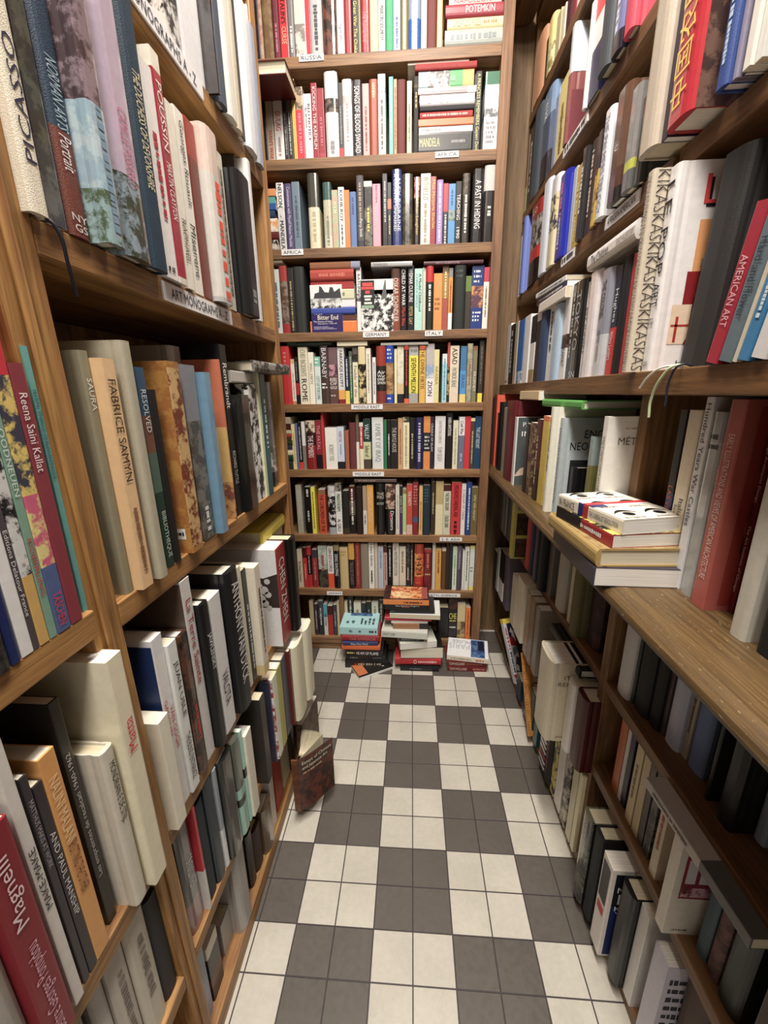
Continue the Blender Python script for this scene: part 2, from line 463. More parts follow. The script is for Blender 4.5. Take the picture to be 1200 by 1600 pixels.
def board(name, parent, x0, x1, y0, y1, z0, z1, mat, bv=.0015):
    mb = MB(); mb.box(x0, x1, y0, y1, z0, z1)
    o = mb.obj(name, [mat], parent); bevel(o, bv); return o
def plate(parent, text, facing, along0, along1, z0, z1, at, ink='2c2c30'):
    """a printed card strip on a shelf edge"""
    mb = MB(); th = .03; lo, hi = min(along0, along1), max(along0, along1)
    if facing == 'y':
        mb.box(lo, hi, at - th, at, z0, z1, 0); mf = lambda a, b: (a, at - th - .006, b); A = (lo, hi)
    elif facing == 'x':
        mb.box(at, at + th, lo, hi, z0, z1, 0); mf = lambda a, b: (at + th + .006, a, b); A = (lo, hi)
    else:
        mb.box(at - th, at, lo, hi, z0, z1, 0); mf = lambda a, b: (at - th - .006, -a, b); A = (-hi, -lo)
    w = A[1] - A[0]; h = z1 - z0
    if text == '#': put_dashes(mb, mf, A[0] + w * .08, A[1] - w * .1, z0 + h * .2, z1 - h * .2, 1, hexc(ink), random.Random(5))
    else: put_text(mb, text, mf, A[0] + w * .09, A[1] - w * .09, z0 + h * .2, z1 - h * .2, 1, hexc(ink), maxst=2.5)
    return mb.obj('shelf_label', [M_LABEL, M_INK], parent)

# bookcase across the end of the aisle
bc = empty('bookcase', (-1.6, 13.0, 0))
tag(bc, 'brown pine bookcase closing the end of the aisle, labelled RUSSIA down to JAPAN', 'bookcase')
def rel(o, p):
    o.matrix_parent_inverse = Matrix.Translation(-p.location); return o
BK = []
for n, (x0, x1) in enumerate(((-6.7, -6.3), (3.06, 3.46))):
    rel(board('side_panel', bc, x0, x1, 12.9, 15.15, 0, 30.2, WB_Z), bc)
rel(board('back_panel', bc, -6.3, 3.06, 15.0, 15.12, 0, 30.2, WB_Z), bc)
SH = {}
for z in (.75, 3.55, 6.5, 9.75, 12.75, 15.75, 18.95, 22.05, 25.2, 28.5):
    SH[z] = rel(board('shelf', bc, -6.3, 3.06, 12.9, 15.0, z - .36, z, WB_X), bc)
rel(board('plinth', bc, -6.3, 3.06, 13.0, 13.2, 0, .39, WB_X), bc)
for x in (-3.8, .55): rel(board('divider', bc, x, x + .22, 12.95, 15.0, .75, 3.19, WB_Z), bc)
for t_, a, b_, c, d_, z in (('RUSSIA', -4.34, -3.41, 25.02, 25.22, 25.2), ('AFRICA', .74, 1.63, 21.83, 22.03, 22.05), ('AFRICA', -5.51, -4.6, 18.72, 18.93, 18.95),
                            ('GERMANY', -2.21, -1.09, 15.5, 15.72, 15.75), ('ITALY', .44, 1.19, 15.5, 15.71, 15.75), ('MIDDLE EAST', -2.82, -1.4, 12.5, 12.71, 12.75),
                            ('MIDDLE EAST', -2.86, -1.38, 9.44, 9.65, 9.75), ('S. E. ASIA', 1.29, 2.36, 6.24, 6.43, 6.5), ('JAPAN', -4.4, -3.6, 3.24, 3.43, 3.55), ('LATIN AMERICA', .65, 2.39, 3.24, 3.43, 3.55)):
    l = plate(SH[z], t_, 'y', a, b_, c, d_, 12.9)

# art bookcase along the left of the aisle
lc = empty('bookcase', (-5.6, 0, 0))
tag(lc, 'tall honey-coloured pine bookcase of art books along the left side', 'bookcase')
XL = -4.1
for y0, y1 in ((-7.4, -6.9), (6.62, 7.02)):
    o = rel(board('upright', lc, -7.3, XL, y0, y1, 0, 30.2, WL_Z, .003), lc)
# the middle upright leans a little and carries a bead down its face
def leaning(xa, xb, f0, f1):
    mb = MB(); q = []
    for z in (0, 30.2):
        yl = -1.5 - .0357 * z; yr = -1.17 - .0175 * z; w = yr - yl
        q += [(xa, yl + f0 * w, z), (xb, yl + f0 * w, z), (xb, yl + f1 * w, z), (xa, yl + f1 * w, z)]
    mb.add(q, [(0, 3, 2, 1), (4, 5, 6, 7), (0, 1, 5, 4), (1, 2, 6, 5), (2, 3, 7, 6), (3, 0, 4, 7)])
    return mb
up = rel(bevel(leaning(-7.3, XL, 0, 1).obj('upright', [WL_Z], lc), .003), lc)
bead = bevel(leaning(XL, XL + .05, .3, .52).obj('bead', [WL_Z], up), .002)
rel(board('back_panel', lc, -7.5, -7.3, -7.4, 7.02, 0, 30.2, WL_Z), lc)
for z, th in ((.5, .5), (3.2, .3), (6.2, .33), (10.45, .36), (15.0, .36), (18.85, .36), (22.9, .36), (26.9, .36)):
    for y0, y1 in ((-6.9, -1.5 - .0357 * z), (-1.17 - .0175 * z, 6.62)):
        near = y0 < -2 and z == 10.45
        s_ = rel(board('shelf', lc, -7.3, XL + (.1 if near else 0), y0, y1, z - th + .2 * near, z + .2 * near, WL_Y, .002), lc)
        if y0 > -2 and z == 15.0: plate(s_, 'ART MONOGRAPHS A - Z', 'x', .86, 3.5, 14.66, 14.94, XL)
        if y0 > -2 and z == 18.85: plate(s_, 'ART MONOGRAPHS A - Z', 'x', .3, 3.25, 18.55, 18.83, XL)

# right side: low bookcase, ledge of two boards, upper bookcase
XR = 4.7
rc = empty('bookcase', (6, 0, 0))
tag(rc, 'low dark pine bookcase on the right, below the overhanging oak ledge', 'bookcase')
for y0, y1 in ((-6.5, -6.1), (2.78, 3.1), (14.8, 15.1)):
    rel(board('upright', rc, XR, 7.6, y0, y1, 0, 9.4, WR_Z, .002), rc)
rel(board('back_panel', rc, 7.6, 7.8, -6.5, 15.1, 0, 9.4, WR_Z), rc)
for zs, y0, y1 in (((.35, 3.75, 6.3), -6.1, 2.78), ((.35, 3.4, 6.3), 3.1, 14.8)):
    for z in zs:
        rel(board('shelf', rc, XR, 7.6, y0, y1, z - (.35 if z < 1 else .28), z, WR_Y), rc)
for y0, y1, lb in ((-7.5, 3.22, 'near board of the worn oak ledge, flecked with scratches'), (3.24, 15.1, 'far board of the worn oak ledge, ending at the wooden end wall')):
    mb = MB(); zt, zb, xf = 9.75, 9.4, 3.42
    prof = [(7.8, zt), (xf + .22, zt), (xf + .1, zt - .03), (xf + .02, zt - .1), (xf, zt - .18), (xf + .03, zt - .26), (xf + .12, zt - .33), (xf + .2, zb), (7.8, zb)]
    n = len(prof)
    mb.add([(x, y0, z) for x, z in prof] + [(x, y1, z) for x, z in prof], [(i, (i + 1) % n, n + (i + 1) % n, n + i) for i in range(n)] + [tuple(range(n)), tuple(reversed(range(n, 2 * n)))])
    # groove under the nosing
    o = mb.obj('ledge', [WC_Y]); tag(o, lb, 'counter', 'boards of the oak ledge')
uc = empty('bookcase', (6, 0, 9.75))
tag(uc, 'upper dark pine bookcase standing on the oak ledge at right', 'bookcase')
for y0, y1 in ((-6.5, -6.1), (2.78, 3.1), (14.8, 15.1)):
    rel(board('upright', uc, XR, 7.6, y0, y1, 9.75, 13.08, WR_Z, .002), uc)
    rel(board('upright', uc, XR, 7.6, y0, y1, 13.5, 30.2, WR_Z, .002), uc)
rel(board('back_panel', uc, 7.6, 7.8, -6.5, 15.1, 9.75, 30.2, WR_Z), uc)
rel(board('shelf', uc, 4.15, 7.6, -6.5, 15.1, 13.08, 13.5, WR_Y, .002), uc)
rel(board('shelf', uc, 3.5, 4.6, 13.2, 15.1, 26.9, 27.5, WR_Y, .03), uc)
for z in (17.25, 20.5, 23.9, 27.3):
    for y0, y1 in ((-6.1, 2.78), (3.1, 14.8)):
        s_ = rel(board('shelf', uc, 4.62, 7.6, y0, y1, z - .36, z, WR_Y), uc)
        if y0 > 0 and z == 17.25:
            plate(s_, 'AFRICAN-AMERICAN', '-x', 4.2, 5.8, 16.95, 17.2, 4.62)
            plate(s_, '#', '-x', 7.8, 8.9, 16.95, 17.2, 4.62)
        if y0 > 0 and z == 20.5: plate(s_, '#', '-x', 7.8, 9.7, 20.2, 20.45, 4.62)

# ------------------------------------------------------------------ books standing in rows
PLACES = {'RUSSIA': 'the RUSSIA shelf', 'UNTITLED': 'the upper AFRICA shelf', 'AFRICA': 'the lower AFRICA shelf', 'GERMANY': 'the GERMANY and ITALY shelf',
 'MIDDLEEAST': 'the upper MIDDLE EAST shelf', 'MIDDLEEASTLOWER': 'the lower MIDDLE EAST shelf', 'SEASIA': 'the S. E. ASIA shelf', 'JAPAN': 'the JAPAN shelf',
 'BOTTOMLEFT': 'the floor-level shelf under JAPAN', 'BOTTOMMID': 'the shelf behind the floor piles', 'BOTTOMRIGHT': 'the floor-level shelf under LATIN AMERICA',
 'L2A': 'the top left-hand shelf', 'L2B': 'the ART MONOGRAPHS shelf', 'L2C': 'the shelf below ART MONOGRAPHS', 'L2D': 'the middle low left-hand shelf',
 'L2E': 'the second-lowest left-hand shelf', 'L2F': 'the lowest left-hand shelf', 'L1C': 'the shelf left of the near post', 'L1D': 'the near lower left shelf',
 'L1E': 'the nearest low left shelf', 'R4': 'the top right-hand shelf', 'R3': 'the second right-hand shelf down', 'R2': 'the AFRICAN-AMERICAN shelf',
 'R2N': 'the shelf at top right corner', 'R1': 'the projecting right-hand shelf', 'RC': 'the far half of the ledge', 'RCN': 'the near half of the ledge',
 'RAF': 'the shelf under the far ledge', 'RBF': 'the mid low far right shelf', 'R0F': 'the lowest right-hand shelf', 'RAN': 'the shelf under the near ledge', 'RBN': 'the mid low near right shelf'}
EXTRAS = {
 'chen': [('R', 'B', 'd8d8d8', 0, 1, 0, 1), ('R', 'B', '4a403e', .62, 1, .42, .84, .004), ('P', 'B', 'd8d8d8', .62, 1, .72, .84, [(0, 1), (1, 1), (1, .4), (.5, 0), (0, .3)], .006)]
         + [('P', 'B', 'b8b4b0', .86 - .05 * (i % 3) - q * .5, .86 - .05 * (i % 3) + q * .5, .42 + i * .045 - q * .36, .42 + i * .045 + q * .36, [(.5 + .5 * math.cos(j * math.pi / 7), .5 + .5 * math.sin(j * math.pi / 7)) for j in range(14)], .008) for i, q in enumerate((.07, .1, .13, .09, .12, .07, .08))],
 'gogh': [('R', 'B', '24406c', 0, 1, 0, .97)], 'terre': [('R', 'B', '6c5c50', 0, 1, 0, .99)],
 'lil': [('R', 'F', 'c4c0cc', 0, 1, 0, 1), ('D', 'F', '4c4c54', .04, .3, .1, .9, 9), ('R', 'F', '2a2a2e', .2, .4, .62, .74, .004), ('R', 'F', '3c3c44', .22, .4, .2, .3, .004)],
 'gold': [('R', 'B', 'b08444+a07038', 0, 1, 0, 1), ('R', 'B', 'e8e4dc', .84, .96, .08, .14, .004), ('D', 'B', '2c2c2c', .85, .95, .09, .13, 1)],
 'chic': [('R', 'F', '984038', .08, 1, .03, .97), ('R', 'F', '9c5438+7c3c2c', .14, 1, .3, .95, .003), ('P', 'F', '5c3020', .14, .7, .3, .55, [(0, 0), (1, 0), (.8, .3), (.4, .35), (.3, .9), (.1, .7)], .004), ('T', 'F', 'd8b8b0', .3, .6, .16, .22, 'AN')],
 'gry': [('P', 'F', '8c8c84', .3, .9, .1, .5, [(0, 0), (1, .3), (.8, 1), (.2, .8)])],
 'askas': [('T', 'F', '^3c3234', .015, .1, .01, .99, '~KIKASKASKIKASKASKIKASKAS'), ('T', 'F', '^3c3234', .11, .2, .01, .99, '~ASKASKIKASKASKIKASKASKIK'),
           ('T', 'S', '^6c6260', .1, .85, .01, .99, '~VKIVAVMKVNVKAVKMIVAKVNIVAMVKNAVMIKV')],
 'hazan': [('T', 'S', '^2a1c28', .15, .85, .78, .93, 'LE'), ('T', 'S', '^2a1c28', .15, .85, .5, .72, 'POP'), ('T', 'S', '^2a1c28', .15, .85, .34, .46, 'ART'), ('T', 'S', '2c2c2c', .15, .8, .03, .055, 'HAZAN'), ('D', 'S', '888080', .2, .8, .24, .29, 2),
           ('T', 'F', '241c24', .2, .33, .795, .925, 'L', .003), ('T', 'F', '241c24', .4, .53, .795, .925, 'E', .003),
           ('T', 'F', 'd84444', .18, .31, .81, .94, 'L', .008), ('T', 'F', 'd84444', .38, .51, .81, .94, 'E', .008),
           ('R', 'F', 'e09868', .18, .62, .46, .74), ('R', 'F', '8c2430', .15, .62, .3, .5, .003), ('R', 'F', 'e4c4a8', .08, .62, .14, .34, .004),
           ('P', 'F', '7c2c20+5c1c18', .22, .42, .24, .72, [(.3, 1), (.7, 1), (.7, .74), (.97, .5), (1, 0), (0, 0), (.03, .5), (.3, .74)], .006),
           ('P', 'F', 'd0a050', .25, .39, .36, .49, [(.5 + .5 * math.cos(i * math.pi / 8), .5 + .5 * math.sin(i * math.pi / 8)) for i in range(16)], .009),
           ('R', 'F', '8c8468', .23, .41, .52, .56, .008), ('R', 'F', '8c8468', .23, .41, .29, .32, .008),
           ('R', 'F', 'a83c30', .12, .14, .15, .28, .008), ('R', 'F', 'a83c30', .09, .24, .23, .24, .008), ('P', 'F', '8c3c34', .2, .4, .14, .26, [(0, 0), (.3, .8), (.8, 1), (1, .4), (.9, 0)], .008),
           ('T', 'F', '2c2c2c', .15, .45, .03, .055, 'HAZAN')],
 'cn': [('T', 'S', 've8cc68', .2, .8, .07, .66, '中国农民'), ('R', 'F', '7c6458+5a4640', .0, .5, 0, 1), ('R', 'F', '6c5850+8a7464', .5, 1, 0, 1)],
 'neo': [('T', 'F', '24282c', .28, .8, .8, .88, 'ENGLISH'), ('T', 'F', '24282c', .1, .95, .68, .76, 'NEOCLASSICAL'), ('T', 'S', '^5c686c', .3, .7, .1, .9, 'ENGLISH NEOCLASSICAL'),
         ('R', 'F', '1c2024', .12, .95, .02, .58)],
 'meta': [('T', 'F', '6c6454', .12, .95, .79, .86, 'MÉTAMORPHOSES'), ('D', 'F', 'a89c80', .18, .9, .9, .925, 1), ('P', 'F', '74604c', .55, .8, .6, .72, [(0, 0), (.3, .6), (1, 1), (.4, .5)]),
          ('P', 'F', '8c6a48', .36, .42, .42, .46, [(0, 0), (1, .2), (.7, 1), (.2, .7)]), ('P', 'F', '8c6a48', .3, .37, .13, .18, [(0, .2), (1, 0), (.7, 1), (.2, .7)])],
 'mod': [('R', 'F', '24386c', .04, .96, .02, .7), ('R', 'F', '1c2030', .04, .96, .6, .96, .003), ('T', 'F', 'e0e0e4', .08, .6, .76, .82, 'MODERN'), ('T', 'F', 'f0f0f0', .1, .36, .63, .745, '18'),
         ('T', 'F', 'e0e0e4', .08, .44, .555, .605, 'KENT'), ('T', 'F', 'e0e0e4', .08, .42, .49, .54, 'YUKI'), ('R', 'S', '3c3c40', .15, .85, .55, .95), ('R', 'S', 'c04040', .2, .8, .42, .5)],
 'pat': [('R', 'F', '5c6464', .02, .98, .0, 1), ('T', 'F', 'ececec', .12, .7, .87, .93, 'PATTERN'), ('T', 'F', 'ececec', .1, .3, .73, .8, 'IN'), ('D', 'F', 'b0b4b4', .22, .8, .66, .69, 1),
         ('P', 'F', 'd0b0a0', .0, .6, .1, .4, [(0, .1), (.2, .5), (1, 1), (.8, .3)]), ('R', 'F', '7c3c40', .25, 1, 0, .2, .004)],
 'rose': [('R', 'F', 'c4dce8', 0, 1, .6, 1), ('R', 'F', '7c4850', 0, 1, 0, .45, .003), ('P', 'F', '7c4850', .1, .9, .4, .78, [(0, 0), (1, 0), (1, .9), (.6, 1), (.4, .6), (.3, .2)], .004),
          ('T', 'F', '5c6078', .5, .7, .86, .9, 'LA'), ('T', 'F', '50406c', .3, .98, .78, .83, 'ROSE'), ('R', 'F', 'e0a860', .5, .62, .15, .22, .006)],
 'ital': [('T', 'F', '6c6048', .16, .6, .8, .85, 'ITALIAN'), ('T', 'F', '6c6048', .08, .8, .72, .77, 'RENAISSANCE'), ('T', 'F', '6c6048', .26, .7, .64, .69, 'BAROQUE'), ('T', 'F', '6c6048', .1, .35, .04, .075, 'JOHN')],
 'pic': [('R', 'F', '8c3044', .07, .42, .4, .84), ('R', 'F', 'c8c0c4', .1, .2, .56, .8, .004), ('R', 'F', 'c8c0c4', .24, .38, .56, .8, .004), ('R', 'F', '7c2038+c8a0a8', .08, .4, .42, .52, .005),
         ('P', 'F', '2c302c', .02, .2, .88, .98, [(.5 + .5 * math.cos(i * math.pi / 6), .5 + .5 * math.sin(i * math.pi / 6)) for i in range(12)]), ('D', 'F', '4c4c4c', .08, .35, .04, .065, 1)],
 'ch': [('R', 'F', '5c4c34+3c3428', .05, .95, .35, .67), ('R', 'F', '6c5040+4c4034', .05, .95, .02, .3), ('R', 'F', '5c6c6c+808c8c', .05, .95, .72, .98), ('T', 'F', 'd0cca0', .5, .95, .56, .64, 'CH')],
 'leon': [('R', 'F', '1c1c1e', 0, 1, 0, 1), ('T', 'F', '84847c', .1, .45, .85, .9, 'LEON'), ('T', 'F', '84847c', .1, .7, .77, .82, 'BATTISTA'), ('T', 'F', '84847c', .1, .6, .69, .74, 'ALBERTI')],
 'frames': [('R', 'F', '5c3838', .1, .9, .68, .95), ('R', 'F', '5c3838', .1, .9, .36, .63), ('R', 'F', '5c3838', .1, .9, .04, .31), ('R', 'F', '7c5450+3c2424', .2, .8, .1, .26, .003), ('R', 'F', '7c5450+3c2424', .2, .8, .42, .58, .003), ('R', 'F', '7c5450+3c2424', .2, .8, .73, .9, .003)],
 'the': [('T', 'F', '9c8c74', .3, .9, .84, .89, 'The Tale')],
}
